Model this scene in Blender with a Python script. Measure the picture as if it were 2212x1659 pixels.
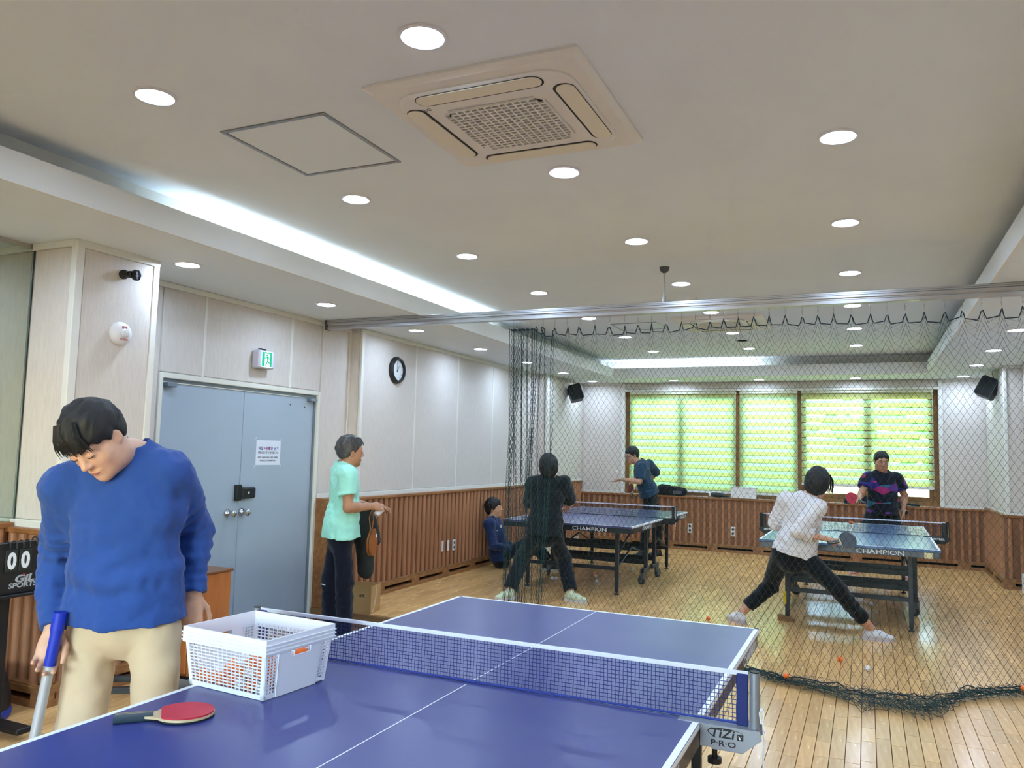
import bpy, math, random
import numpy as np
from mathutils import Matrix, Vector
for _o in list(bpy.data.objects): bpy.data.objects.remove(_o)
SC = bpy.context.scene
COL = SC.collection
random.seed(7); RNG = np.random.default_rng(7)
PI = math.pi
# ---------------------------------------------------------------- camera
YAW, PITCH, ROLL, FPX = 0.42208, 0.08527, 0.024684, 1704.8
cam_d = bpy.data.cameras.new('camera'); cam = bpy.data.objects.new('camera', cam_d); COL.objects.link(cam)
_f = Vector((-math.sin(YAW)*math.cos(PITCH), math.cos(YAW)*math.cos(PITCH), math.sin(PITCH)))
_r = Vector((math.cos(YAW), math.sin(YAW), 0)); _u = _r.cross(_f)
_r2 = _r*math.cos(ROLL) + _u*math.sin(ROLL); _u2 = -_r*math.sin(ROLL) + _u*math.cos(ROLL)
_m = Matrix.Identity(4)
for _i in range(3): _m[_i][0], _m[_i][1], _m[_i][2] = _r2[_i], _u2[_i], -_f[_i]
_m.translation = Vector((1.21106, -3.78339, 1.52801))
cam.matrix_world = _m
cam_d.sensor_fit = 'HORIZONTAL'; cam_d.sensor_width = 36; cam_d.lens = FPX/2212*36
cam_d.clip_start = 0.05; cam_d.clip_end = 200
SC.camera = cam
# ---------------------------------------------------------------- world, exposure
w = bpy.data.worlds.new('sky'); SC.world = w; w.use_nodes = True
_nt = w.node_tree; _bg = _nt.nodes['Background']
_sky = _nt.nodes.new('ShaderNodeTexSky'); _sky.sky_type = 'NISHITA'; _sky.sun_disc = False
_sky.sun_elevation = math.radians(42); _sky.sun_rotation = math.radians(150)
_nt.links.new(_sky.outputs[0], _bg.inputs[0]); _bg.inputs[1].default_value = 1.5
SC.view_settings.view_transform = 'Standard'; SC.view_settings.look = 'None'
SC.view_settings.exposure = 1.5; SC.view_settings.gamma = 1.0
SC.view_settings.use_curve_mapping = False
SC.cycles.max_bounces = 5; SC.cycles.diffuse_bounces = 3; SC.cycles.glossy_bounces = 3
SC.cycles.transparent_max_bounces = 12; SC.cycles.transmission_bounces = 6
SC.cycles.sample_clamp_indirect = 4.0
SC.cycles.use_denoising = True
SC.cycles.use_adaptive_sampling = True; SC.cycles.adaptive_threshold = .08; SC.cycles.adaptive_min_samples = 28
LAMP = 72.0          # strength of every downlight diffuser
COVE = 5.0          # strength of the cove light strips
# ---------------------------------------------------------------- materials
MATS = {}
def lin(c):
    return tuple((x/255/12.92 if x/255 <= .04045 else ((x/255+.055)/1.055)**2.4) for x in c)
def mat(name, col=(128,128,128), rough=.5, metal=0, var=.06, vscale=6, bump=0, bscale=200, spec=.5, stretch=(1,1,1), emit=None, estr=0, coat=0, sheen=0, obj_rand=0, isl_rand=0, trans=0, alpha=1, col2=None, rvar=0, sss=0):
    """Procedural principled material: noise-driven colour variation, optional bump, per-object variation."""
    if name in MATS: return MATS[name]
    m = bpy.data.materials.new(name); m.use_nodes = True
    nt = m.node_tree; n = nt.nodes; L = nt.links; p = n['Principled BSDF']
    tc = n.new('ShaderNodeTexCoord'); mp = n.new('ShaderNodeMapping'); mp.inputs['Scale'].default_value = stretch
    L.new(tc.outputs['Object'], mp.inputs[0])
    nz = n.new('ShaderNodeTexNoise'); nz.inputs['Scale'].default_value = vscale; nz.inputs['Detail'].default_value = 4
    L.new(mp.outputs[0], nz.inputs['Vector'])
    c = lin(col)
    rp = n.new('ShaderNodeValToRGB')
    rp.color_ramp.elements[0].position = .3; rp.color_ramp.elements[1].position = .7
    a = lin(col2) if col2 else tuple(x*(1-var) for x in c); b = c if col2 else tuple(min(1, x*(1+var)) for x in c)
    rp.color_ramp.elements[0].color = (*a, 1); rp.color_ramp.elements[1].color = (*b, 1)
    L.new(nz.outputs['Fac'], rp.inputs[0]); out = rp.outputs[0]
    if obj_rand or isl_rand:
        oi = n.new('ShaderNodeObjectInfo'); g = n.new('ShaderNodeNewGeometry')
        ad = n.new('ShaderNodeMath'); ad.operation = 'ADD'
        L.new(oi.outputs['Random'], ad.inputs[0]); L.new(g.outputs['Random Per Island'], ad.inputs[1])
        fr = n.new('ShaderNodeMath'); fr.operation = 'FRACT'; L.new(ad.outputs[0], fr.inputs[0])
        mr = n.new('ShaderNodeMapRange'); k = obj_rand or isl_rand
        mr.inputs[3].default_value = 1-k; mr.inputs[4].default_value = 1+k*.6; L.new(fr.outputs[0], mr.inputs[0])
        hs = n.new('ShaderNodeHueSaturation'); L.new(mr.outputs[0], hs.inputs['Value']); L.new(out, hs.inputs['Color']); out = hs.outputs[0]
    L.new(out, p.inputs['Base Color'])
    p.inputs['Roughness'].default_value = rough; p.inputs['Metallic'].default_value = metal
    p.inputs['Specular IOR Level'].default_value = spec
    if rvar:
        mr2 = n.new('ShaderNodeMapRange'); mr2.inputs[3].default_value = max(0, rough-rvar); mr2.inputs[4].default_value = rough+rvar
        L.new(nz.outputs['Fac'], mr2.inputs[0]); L.new(mr2.outputs[0], p.inputs['Roughness'])
    if coat: p.inputs['Coat Weight'].default_value = coat; p.inputs['Coat Roughness'].default_value = .15
    if sheen: p.inputs['Sheen Weight'].default_value = sheen
    if trans: p.inputs['Transmission Weight'].default_value = trans
    if sss: p.inputs['Subsurface Weight'].default_value = sss; p.inputs['Subsurface Radius'].default_value = (.012,.004,.002); p.inputs['Subsurface Scale'].default_value = 1
    if alpha < 1: p.inputs['Alpha'].default_value = alpha
    if emit: p.inputs['Emission Color'].default_value = (*lin(emit), 1); p.inputs['Emission Strength'].default_value = estr
    if bump:
        bn = n.new('ShaderNodeTexNoise'); bn.inputs['Scale'].default_value = bscale; bn.inputs['Detail'].default_value = 3
        L.new(mp.outputs[0], bn.inputs['Vector'])
        bp = n.new('ShaderNodeBump'); bp.inputs['Strength'].default_value = bump; bp.inputs['Distance'].default_value = .004
        L.new(bn.outputs['Fac'], bp.inputs['Height']); L.new(bp.outputs[0], p.inputs['Normal'])
    MATS[name] = m; return m
# ---------------------------------------------------------------- mesh builder
def basis(d):
    d = Vector(d).normalized(); a = Vector((0,0,1)) if abs(d.z) < .95 else Vector((1,0,0))
    u = a.cross(d).normalized(); return u, d.cross(u), d
class B:
    def __init__(s): s.v = []; s.f = []
    def add(s, v, f):
        o = len(s.v); s.v += [tuple(x) for x in v]; s.f += [tuple(i+o for i in q) for q in f]; return s
    def box(s, x0, y0, z0, x1, y1, z1):
        return s.add([(x0,y0,z0),(x1,y0,z0),(x1,y1,z0),(x0,y1,z0),(x0,y0,z1),(x1,y0,z1),(x1,y1,z1),(x0,y1,z1)],
                     [(0,3,2,1),(4,5,6,7),(0,1,5,4),(1,2,6,5),(2,3,7,6),(3,0,4,7)])
    def bev(s, x0, y0, z0, x1, y1, z1, b=.004):
        """box with chamfered edges"""
        c = ((x0+x1)/2,(y0+y1)/2,(z0+z1)/2); h = ((x1-x0)/2,(y1-y0)/2,(z1-z0)/2); b = min(b, min(h)*.95)
        V = []; idx = {}
        for sx in (-1,1):
            for sy in (-1,1):
                for sz in (-1,1):
                    S = (sx,sy,sz)
                    for ax in range(3):
                        p = [c[i]+S[i]*(h[i]-(0 if i == ax else b)) for i in range(3)]
                        idx[(S,ax)] = len(V); V.append(p)
        F = []
        for ax in range(3):
            o = [i for i in range(3) if i != ax]
            for sg in (-1,1):
                q = []
                for a, d in ((-1,-1),(1,-1),(1,1),(-1,1)):
                    S = [0,0,0]; S[ax] = sg; S[o[0]] = a; S[o[1]] = d; q.append(idx[(tuple(S),ax)])
                F.append(q if (sg > 0) == (ax != 1) else q[::-1])
        for ax in range(3):
            o = [i for i in range(3) if i != ax]
            for a in (-1,1):
                for d in (-1,1):
                    S0 = [0,0,0]; S1 = [0,0,0]; S0[ax] = -1; S1[ax] = 1
                    for S in (S0,S1): S[o[0]] = a; S[o[1]] = d
                    F.append([idx[(tuple(S0),o[0])], idx[(tuple(S1),o[0])], idx[(tuple(S1),o[1])], idx[(tuple(S0),o[1])]])
        for sx in (-1,1):
            for sy in (-1,1):
                for sz in (-1,1): F.append([idx[((sx,sy,sz),k)] for k in range(3)])
        return s.add(V, F)
    def cyl(s, p0, p1, r0, r1=None, n=16, caps=True):
        r1 = r0 if r1 is None else r1; p0 = Vector(p0); p1 = Vector(p1); u, v, d = basis(p1-p0)
        V = []
        for p, r in ((p0,r0),(p1,r1)):
            for i in range(n): a = 2*PI*i/n; V.append(p+u*(math.cos(a)*r)+v*(math.sin(a)*r))
        F = [(i,(i+1)%n,n+(i+1)%n,n+i) for i in range(n)]
        if caps: F += [tuple(range(n))[::-1], tuple(range(n,2*n))]
        return s.add(V, F)
    def tube(s, pts, r, n=8, closed=False, caps=True):
        pts = [Vector(p) for p in pts]; N = len(pts); rr = r if isinstance(r,(list,tuple)) else [r]*N
        V = []; u = None
        for i, p in enumerate(pts):
            d = (pts[(i+1)%N]-pts[i-1]) if closed else (pts[min(i+1,N-1)]-pts[max(i-1,0)])
            if d.length < 1e-9: d = Vector((0,0,1))
            d.normalize()
            if u is None: u, v, _ = basis(d)
            else:
                u = u-d*u.dot(d)
                if u.length < 1e-6: u = basis(d)[0]
                u.normalize(); v = d.cross(u)
            for k in range(n): a = 2*PI*k/n; V.append(p+u*(math.cos(a)*rr[i])+v*(math.sin(a)*rr[i]))
        F = []
        for i in range(N if closed else N-1):
            j = (i+1)%N
            for k in range(n): F.append((i*n+k, i*n+(k+1)%n, j*n+(k+1)%n, j*n+k))
        if caps and not closed: F += [tuple(range(n))[::-1], tuple(range((N-1)*n, N*n))]
        return s.add(V, F)
    def lathe(s, prof, c=(0,0,0), d=(0,0,1), n=24):
        """profile [(radius, height)] turned about axis d through c"""
        c = Vector(c); u, v, w_ = basis(d); V = []; F = []; m = len(prof)
        for r, h in prof:
            for i in range(n): a = 2*PI*i/n; V.append(c+u*(math.cos(a)*r)+v*(math.sin(a)*r)+w_*h)
        for j in range(m-1):
            for i in range(n): F.append((j*n+i, j*n+(i+1)%n, (j+1)*n+(i+1)%n, (j+1)*n+i))
        if prof[0][0] > 1e-6: F.append(tuple(range(n))[::-1])
        if prof[-1][0] > 1e-6: F.append(tuple(range((m-1)*n, m*n)))
        return s.add(V, F)
    def prism(s, poly, o=(0,0,0), u=(1,0,0), v=(0,1,0), w_=(0,0,1)):
        o, u, v, w_ = (Vector(x) for x in (o,u,v,w_)); n = len(poly)
        V = [o+u*a+v*b for a, b in poly]+[o+u*a+v*b+w_ for a, b in poly]
        return s.add(V, [tuple(range(n))[::-1], tuple(range(n,2*n))]+[(i,(i+1)%n,n+(i+1)%n,n+i) for i in range(n)])
    def ball(s, c, r, n=16, m=10, sc=(1,1,1)):
        V = [(c[0], c[1], c[2]-r*sc[2])]
        for j in range(1, m):
            t = PI*j/m
            for i in range(n): a = 2*PI*i/n; V.append((c[0]+r*sc[0]*math.sin(t)*math.cos(a), c[1]+r*sc[1]*math.sin(t)*math.sin(a), c[2]-r*sc[2]*math.cos(t)))
        V.append((c[0], c[1], c[2]+r*sc[2])); F = [(0, 1+(i+1)%n, 1+i) for i in range(n)]
        for j in range(m-2):
            for i in range(n): F.append((1+j*n+i, 1+j*n+(i+1)%n, 1+(j+1)*n+(i+1)%n, 1+(j+1)*n+i))
        l = len(V)-1; F += [(1+(m-2)*n+i, 1+(m-2)*n+(i+1)%n, l) for i in range(n)]
        return s.add(V, F)
    def xf(s, M):
        s.v = [tuple(M @ Vector(p)) for p in s.v]; return s
    def fn(s, g):
        s.v = [tuple(g(*p)) for p in s.v]; return s
    def mesh(s, name, mt=None, smooth=False, ang=40):
        me = bpy.data.meshes.new(name); me.from_pydata(s.v, [], s.f); me.update()
        if mt: me.materials.append(mt)
        if smooth: shade(me, ang)
        return me
def shade(me, ang=40):
    me.polygons.foreach_set('use_smooth', [True]*len(me.polygons))
    if ang < 180: me.set_sharp_from_angle(angle=math.radians(ang))
def O(name, b, mt=None, parent=None, smooth=False, kind=None, ang=40, loc=None, rot=None, label=None):
    me = b.mesh(name, mt, smooth, ang) if isinstance(b, B) else b
    o = bpy.data.objects.new(name, me); COL.objects.link(o)
    if parent: o.parent = parent
    if loc: o.location = loc
    if rot: o.rotation_euler = rot
    if kind: o['kind'] = kind
    if label: o['label'] = label
    return o
def S(name, b, mt, parent=None, **k):
    o = O(name, b, mt, parent, **k)
    if not parent: o['kind'] = 'structure'
    return o
def tag(o, label, cat, group=None):
    o['label'] = label; o['category'] = cat
    if group: o['group'] = group
    return o
def thing(name, label, cat, loc=(0,0,0), rz=0, group=None, rot=None):
    o = bpy.data.objects.new(name, None); COL.objects.link(o); o.empty_display_size = .1
    o.location = loc; o.rotation_euler = rot or (0,0,rz)
    return tag(o, label, cat, group)
def dup(root, loc=None, label=None, group=None, rz=None):
    def cp(o, par):
        c = o.copy(); COL.objects.link(c); c.parent = par
        for ch in [x for x in o.children]: cp(ch, c)
        return c
    r = cp(root, None)
    if loc is not None: r.location = loc
    if rz is not None: r.rotation_euler = (0,0,rz)
    if label: r['label'] = label
    if group: r['group'] = group
    return r
def text_b(txt, size, o, right, up, depth=.0008, bold=0, align='CENTER', sx=1, shear=0):
    """flat lettering as geometry: returns a builder with the text standing at o in the plane right/up"""
    cu = bpy.data.curves.new('lettering', 'FONT'); cu.body = txt; cu.size = size; cu.extrude = depth
    cu.offset = bold; cu.align_x = align; cu.align_y = 'CENTER'; cu.resolution_u = 3; cu.shear = shear
    ob = bpy.data.objects.new('lettering', cu); me = bpy.data.meshes.new_from_object(ob)
    r = Vector(right).normalized(); u = Vector(up).normalized(); n = r.cross(u); o = Vector(o)
    b = B(); b.v = [tuple(o+r*(v.co.x*sx)+u*v.co.y+n*v.co.z) for v in me.vertices]; b.f = [tuple(p.vertices) for p in me.polygons]
    bpy.data.objects.remove(ob); bpy.data.curves.remove(cu); bpy.data.meshes.remove(me)
    return b
# ================================================================ ROOM
XW, XD, XR, YB, YF = -3.51, -3.64, 3.0, 9.42, -6.2       # left wall, door wall, right wall, window wall, wall behind the viewer
SOF, LIP, CEI = 2.755, 2.91, 3.04
mCeil = mat('ceiling_paint', (230,237,241), .9, var=.02, vscale=1.5, bump=.05, bscale=300)
mCove = mat('cove_paint', (232,232,226), .85, var=.02, vscale=2)
mFab = mat('wall_fabric', (214,206,197), .95, var=.05, vscale=90, stretch=(1,1,.12), bump=.35, bscale=260, spec=.2)
mStrip = mat('panel_strip_paint', (228,226,217), .55, var=.02)
mWood = mat('wainscot_wood', (186,134,96), .42, col2=(160,110,76), vscale=5, stretch=(6,6,.5), bump=.08, bscale=60, obj_rand=.1)
mWoodD = mat('wainscot_backing', (146,100,68), .5, col2=(122,82,54), vscale=5, stretch=(6,6,.5))
mCap = mat('cap_rail_wood', (164,112,62), .4, col2=(128,78,42), vscale=3, stretch=(8,1,8))
mBase = mat('baseboard_wood', (170,124,76), .42, col2=(132,86,50), vscale=4, stretch=(3,3,8))
mDark = mat('dark_recess', (18,16,15), .8)
mAlu = mat('aluminium', (190,190,192), .32, metal=.9, var=.04)
mWhiteP = mat('white_plastic', (228,228,230), .4, var=.02)
mBlackP = mat('black_plastic', (20,21,23), .45, var=.1)
mBlackM = mat('black_metal', (24,26,30), .4, metal=.2, var=.1)
mChrome = mat('chrome', (200,200,200), .15, metal=1, var=.05)
mGlow = mat('downlight_glow', (255,255,255), .5, emit=(200,224,255), estr=LAMP)
mCoveGlow = mat('cove_glow', (255,255,255), .5, emit=(214,236,255), estr=COVE)
# ---- floor planks
mPlank = mat('maple_plank', (242,196,132), .25, col2=(226,174,110), vscale=3.5, stretch=(14,1.4,14), bump=.02, bscale=40, obj_rand=.16, isl_rand=.16, coat=.35, rvar=.07)
fl = S('floor', B().box(-3.75,YF-.1,-.32,XR+.3,.05,-.012).box(-2.2,.05,-.32,XR+.3,2.47,-.012).box(-3.75,2.47,-.32,XR+.3,YB+.3,-.012), mat('plank_joint', (62,40,26), .8))
PW = .0745
plk = {}
rows = []
x = -3.60
while x < XR:
    y = YF - random.random()*.4
    while y < YB:
        L_ = random.choice((.24,.32,.4,.48,.56)); y1 = min(y+L_, YB)
        if not (x+PW > -3.66 and x < -2.2 and y1 > .05 and y < 2.47): rows.append((x, y, y1))
        elif y < .05 and .05-y > .06: rows.append((x, y, .05))
        elif y1 > 2.47 and y1-2.47 > .06: rows.append((x, 2.47, y1))
        y = y1
    x += PW
def plank_b(x, y, y1, b=None):
    g = .0009; b = b or B(); h = .0012; x0, x1 = x+g, x+PW-g; ya, yb = y+g*.6, y1-g*.6
    return b.add([(x0,ya,-.012),(x1,ya,-.012),(x1,yb,-.012),(x0,yb,-.012),(x0+h,ya+h,0),(x1-h,ya+h,0),(x1-h,yb-h,0),(x0+h,yb-h,0)],
          [(4,5,6,7),(0,1,5,4),(1,2,6,5),(2,3,7,6),(3,0,4,7)])
def vis(r):   # nearest planks right of the nearest table, in front of the net and beyond it
    x, y = r[0], (r[1]+r[2])/2
    d = math.hypot(x-1.2, y+3.78)
    return d if (y > .55 and x > .35+.0*y and x < 2.6) or (y < 0 and x < -2.2 and y > -1.3) else d+60
rows.sort(key=vis)
for (x, y, y1) in rows[:290]:
    k = round(y1-y, 3)
    if k not in plk: plk[k] = plank_b(0, 0, k).mesh('plank', mPlank)
    O('plank', plk[k], parent=fl, loc=(x, y, 0))
pb = B()
for r in rows[290:]: plank_b(*r, b=pb)
O('plank_field', pb, mPlank, fl, kind='stuff')
ef = S('floor_entrance', B().box(-3.75,.05,-.34,-2.2,2.47,-.155), mat('joint_grey', (70,66,60), .9))
mTile = mat('entrance_tile', (150,140,126), .5, var=.08, vscale=3)
tile = B().bev(.003,.003,-.012,.297,.297,0,.003).mesh('floor_tile', mTile)
for i in range(5):
    for j in range(8): O('floor_tile', tile, parent=ef, loc=(-3.7+.3*i, .06+.3*j, -.146))
S('trim_1', B().bev(-3.62,2.43,-.15,-2.2,2.475,.002,.004).bev(-2.235,.05,-.15,-2.19,2.43,.002,.004), mat('step_wood', (150,112,68), .4, col2=(120,84,48), vscale=3, stretch=(1,8,8)))
# ---- walls (solid cores behind the cladding)
mCore = mat('wall_core', (205,198,188), .9)
wl = S('wall_left', B().box(-3.9,2.93,-.3,XW-.02,YB+.4,3.2), mCore)
wd = S('wall_door_side', B().box(-3.9,.0,2.03,XD-.012,2.93,3.2).box(-3.9,.0,-.3,XD-.012,.545,2.04).box(-3.9,2.44,-.3,XD-.012,2.93,2.04), mCore)
wp = S('wall_pillar', B().box(-3.9,-.55,-.3,-3.17,.04,3.2), mCore)
wm = S('wall_mirror_side', B().box(-3.9,YF-.2,-.3,-3.58,-.55,3.2), mCore)
wb = S('wall_back', B().box(-3.9,YB+.02,-.3,-2.575,9.75,3.2).box(2.2,YB+.02,-.3,3.4,9.75,3.2).box(-2.575,YB+.02,2.62,2.2,9.75,3.2).box(-2.575,YB+.02,-.3,2.2,9.75,.85), mCore)
wr = S('wall_right', B().box(XR+.02,YF-.2,-.3,3.4,YB+.1,3.2), mCore)
wq = S('wall_pillar_right', B().box(2.81,7.73,-.3,3.1,YB+.1,3.2), mCore)
wk = S('wall_pillar_far', B().box(-3.6,7.73,-.3,-3.34,YB+.1,3.2), mCore)
wf = S('wall_front', B().box(-3.9,YF-.3,-.3,-1.6,YF,3.2).box(1.2,YF-.3,-.3,3.4,YF,3.2).box(-1.6,YF-.3,2.1,1.2,YF,3.2).box(-1.6,YF-.3,-.3,1.2,YF,1.0), mFab)
def panel(parent, o, u, n, wid, z0, z1, t=.014):
    """fabric covered panel: o start point on the wall, u along, n outwards"""
    o = Vector((o[0],o[1],0)); u = Vector(u); n = Vector(n)
    g = .006; b = B(); c = .006
    P = [(g,z0+g),(wid-g,z0+g),(wid-g,z1-g),(g,z1-g)]; Q = [(g+c,z0+g+c),(wid-g-c,z0+g+c),(wid-g-c,z1-g-c),(g+c,z1-g-c)]
    V = [o+u*a+Vector((0,0,z)) for a, z in P]+[o+u*a+Vector((0,0,z))+n*(t-c) for a, z in P]+[o+u*a+Vector((0,0,z))+n*t for a, z in Q]
    F = [(8,9,10,11)]+[(i,(i+1)%4,4+(i+1)%4,4+i) for i in range(4)]+[(4+i,4+(i+1)%4,8+(i+1)%4,8+i) for i in range(4)]
    if u.cross(Vector((0,0,1))).dot(n) < 0: F = [f[::-1] for f in F]
    O('fabric_panel', b.add(V,F), mFab, parent)
def strip(parent, b): return O('panel_strip', b, mStrip, parent)
# left wall beyond the door
ys = [2.98,4.02,5.06,6.09,7.12,7.73]
for a, b_ in zip(ys[:-1], ys[1:]):
    panel(wl, (XW-.02,a), (0,1,0), (1,0,0), b_-a, 1.07, 2.72, .02)
    strip(wl, B().bev(XW-.02,b_-.012,1.07,XW+.006,b_+.012,2.72,.003))
strip(wl, B().bev(XW-.02,2.94,2.71,XW+.01,7.73,2.755,.004)); strip(wl, B().bev(XW-.02,2.94,1.03,XW+.014,7.73,1.075,.004))
strip(wl, B().bev(XW-.02,2.935,1.03,XW+.008,2.985,2.72,.004))
panel(wl, (XW-.03,2.93), (-1,0,0), (0,-1,0), .11, 1.07, 2.72, .006)
# door side
for a, b_, z0 in ((.04,.527,.0),(.527,.955,2.06),(.955,2.01,2.06),(2.01,2.458,2.06),(2.458,2.92,1.03)):
    panel(wd, (XD-.012,a), (0,1,0), (1,0,0), b_-a, z0 or 1.05, 2.72, .012)
for yy, z0 in ((.955,2.06),(2.01,2.06)): strip(wd, B().bev(XD-.012,yy-.014,z0,XD+.006,yy+.014,2.72,.003))
strip(wd, B().bev(XD-.012,.04,2.71,XD+.01,2.93,2.755,.004)); strip(wd, B().bev(XD-.012,2.47,1.03,XD+.012,2.93,1.07,.004))
strip(wd, B().bev(XD-.012,2.9,1.07,XD+.012,2.93,2.72,.003))
# near pillar: face towards the room and face towards the viewer
panel(wp, (-3.17,-.52), (0,1,0), (1,0,0), .53, 1.04, 2.72, .012)
panel(wp, (-3.55,-.55), (1,0,0), (0,-1,0), .36, 1.04, 2.72, .012)
strip(wp, B().bev(-3.2,-.572,1.04,-3.152,-.515,2.755,.004)); strip(wp, B().bev(-3.2,.0,1.04,-3.152,.05,2.755,.004))
strip(wp, B().bev(-3.175,-.57,2.712,-3.15,.05,2.756,.003)); strip(wp, B().bev(-3.56,-.575,2.712,-3.17,-.55,2.756,.003))
strip(wp, B().bev(-3.175,-.57,1.0,-3.14,.05,1.045,.003)); strip(wp, B().bev(-3.56,-.585,1.0,-3.17,-.55,1.045,.003))
# mirror on the near side of the pillar
mMir = mat('mirror_glass', (196,206,198), .04, metal=1, var=.02)
mi = tag(O('wall_mirror', B().box(-3.575,-4.0,1.03,-3.556,-.566,2.72), mMir), 'tall greenish wall mirror at the left edge beside the pillar', 'mirror')
O('mirror_edge', B().bev(-3.577,-.572,1.03,-3.552,-.562,2.72,.002), mat('mirror_edge_green', (92,110,100), .3), mi)
# window wall
for a, b_ in ((-3.34,-2.62),(2.25,2.81)):
    panel(wb, (a,YB+.02), (1,0,0), (0,-1,0), b_-a, .9, 2.72, .02)
for xx in (-2.6,2.225): strip(wb, B().bev(xx-.03,YB-.012,.87,xx+.03,YB+.03,2.74,.004))
for a, b_ in ((-3.34,-2.62),(2.25,2.81)): strip(wb, B().bev(a,YB-.01,.86,b_,YB+.03,.905,.003)); strip(wb, B().bev(a,YB-.008,2.715,b_,YB+.03,2.755,.003))
strip(wb, B().bev(-2.57,YB-.012,2.60,2.2,YB+.03,2.635,.003))
for a, b_ in ((-2.57,-1.62),(-1.62,-.69),(-.69,.27),(.27,1.24),(1.24,2.2)): panel(wb, (a,YB+.02), (1,0,0), (0,-1,0), b_-a, 2.635, 2.75, .012)
# far pillars, right wall
panel(wq, (2.81,YB-.02), (0,-1,0), (-1,0,0), 1.69, .92, 2.72, .012); panel(wq, (2.81,7.73), (1,0,0), (0,-1,0), .21, .92, 2.72, .012)
strip(wq, B().bev(2.79,7.705,.9,2.83,7.75,2.755,.004)); strip(wq, B().bev(2.79,7.71,2.715,3.02,7.73,2.755,.003)); strip(wq, B().bev(2.785,7.7,.87,3.02,7.735,.92,.003)); strip(wq, B().bev(2.79,7.73,.87,2.812,YB,.92,.003))
panel(wk, (-3.34,7.73), (0,1,0), (1,0,0), 1.69, 1.09, 2.72, .012); panel(wk, (-3.53,7.73), (1,0,0), (0,-1,0), .19, 1.09, 2.72, .012)
strip(wk, B().bev(-3.36,7.705,1.07,-3.32,7.75,2.755,.004)); strip(wk, B().bev(-3.35,7.72,1.05,-3.32,YB,1.095,.003))
for k in range(9):
    panel(wr, (XR+.02,7.7-1.5*k), (0,-1,0), (-1,0,0), 1.5, .92, 2.72, .02)
strip(wr, B().bev(XR-.004,YF,.87,XR+.02,7.73,.92,.003)); strip(wr, B().bev(XR-.004,YF,2.715,XR+.02,7.73,2.755,.003))
# ---- wainscot
_p = [( -.026,0),(-.024,.013),(-.016,.024),(-.006,.029),(.006,.029),(.016,.024),(.024,.013),(.026,0)]
SLAT = {}
def wainscot(parent, o, u, n, length, z1, z0=.125, pitch=.1, cap=.035, capd=.055, off=.05):
    o = Vector((o[0],o[1],0)); u = Vector(u); n = Vector(n); ang = math.atan2(u.y, u.x)
    flip = Vector((0,0,1)).cross(u).dot(n) < 0
    key = (round(z1-z0-cap,3), flip)
    if key not in SLAT:
        b = B().prism(_p, (0,0,0), (1,0,0), (0,-1 if flip else 1,0), (0,0,z1-z0-cap)); 
        if flip: b.f = [f[::-1] for f in b.f]
        SLAT[key] = b.mesh('wood_slat', mWood, True, 50)
    # backing board
    q0 = o; q1 = o+u*length
    b = B(); V = [q0, q1, q1+n*(off-.028), q0+n*(off-.028)]
    b.add([(v.x,v.y,z0) for v in V]+[(v.x,v.y,z1-.01) for v in V], [(0,3,2,1),(4,5,6,7),(0,1,5,4),(1,2,6,5),(2,3,7,6),(3,0,4,7)])
    O('backing_board', b, mWoodD, parent)
    k = max(1, round(length/pitch)); pt = length/k
    for i in range(k):
        p = o+u*(pt*(i+.5))+n*(off-.029)
        O('wood_slat', SLAT[key], parent=parent, loc=(p.x,p.y,z0), rot=(0,0,ang))
    e = .0; c0 = q0-n*.01; c1 = q1-n*.01
    V = [c0, c1, c1+n*(capd+.015), c0+n*(capd+.015)]; bb = B()
    prof = [(-.01,z1-.002),(capd,z1-.002),(capd+.006,z1-.008),(capd+.006,z1-cap+.006),(capd,z1-cap),(-.01,z1-cap)]
    m_ = len(prof); VV = [q0+n*a+Vector((0,0,z)) for a, z in prof]+[q1+n*a+Vector((0,0,z)) for a, z in prof]
    bb.add(VV, [tuple(range(m_)), tuple(range(m_,2*m_))[::-1]]+[(i,m_+i,m_+(i+1)%m_,(i+1)%m_) for i in range(m_)])
    O('cap_rail', bb, mCap, parent)
def baseboard(name, o, u, n, length, off=.055, h=.125, first=.22, parent=None, slot=.55, gap=.16):
    """wooden skirting with black ventilation slots cut through it"""
    o = Vector((o[0],o[1],0)); u = Vector(u); n = Vector(n)
    def bx(b, a0, a1, d0, d1, z0, z1):
        V = [o+u*a0+n*d0, o+u*a1+n*d0, o+u*a1+n*d1, o+u*a0+n*d1]
        b.add([(v.x,v.y,z0) for v in V]+[(v.x,v.y,z1) for v in V], [(0,3,2,1),(4,5,6,7),(0,1,5,4),(1,2,6,5),(2,3,7,6),(3,0,4,7)])
    b = B(); bx(b,0,length,0,off,0,.042); bx(b,0,length,0,off,.076,h-.012); bx(b,0,length,0,off-.008,h-.012,h)
    a = 0; s = first
    while s < length:
        bx(b, a, min(s,length), .012, off-.001, .042, .076); a = s+slot; s = a+gap
    if a < length: bx(b, a, length, .012, off-.001, .042, .076)
    ob = S(name, b, mBase, parent); d = B(); bx(d,.001,length-.001,.001,.014,.04,.078); O('vent_recess', d, mDark, ob); return ob
wainscot(wl, (XW-.005,2.49), (0,1,0), (1,0,0), 5.25, 1.035, off=.055, capd=.06)
baseboard('baseboard_left', (XW,2.49), (0,1,0), (1,0,0), 5.25, off=.075)
O('end_post', B().bev(-3.66,2.455,0,-3.448,2.495,1.035,.006), mCap, wl)
O('side_panel', B().box(-3.64,2.46,0,XW,2.94,1.03), mWoodD, wl)
wainscot(wk, (-3.36,7.72), (0,1,0), (1,0,0), 1.66, 1.06, off=.05, cap=.03, capd=.05)
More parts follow.
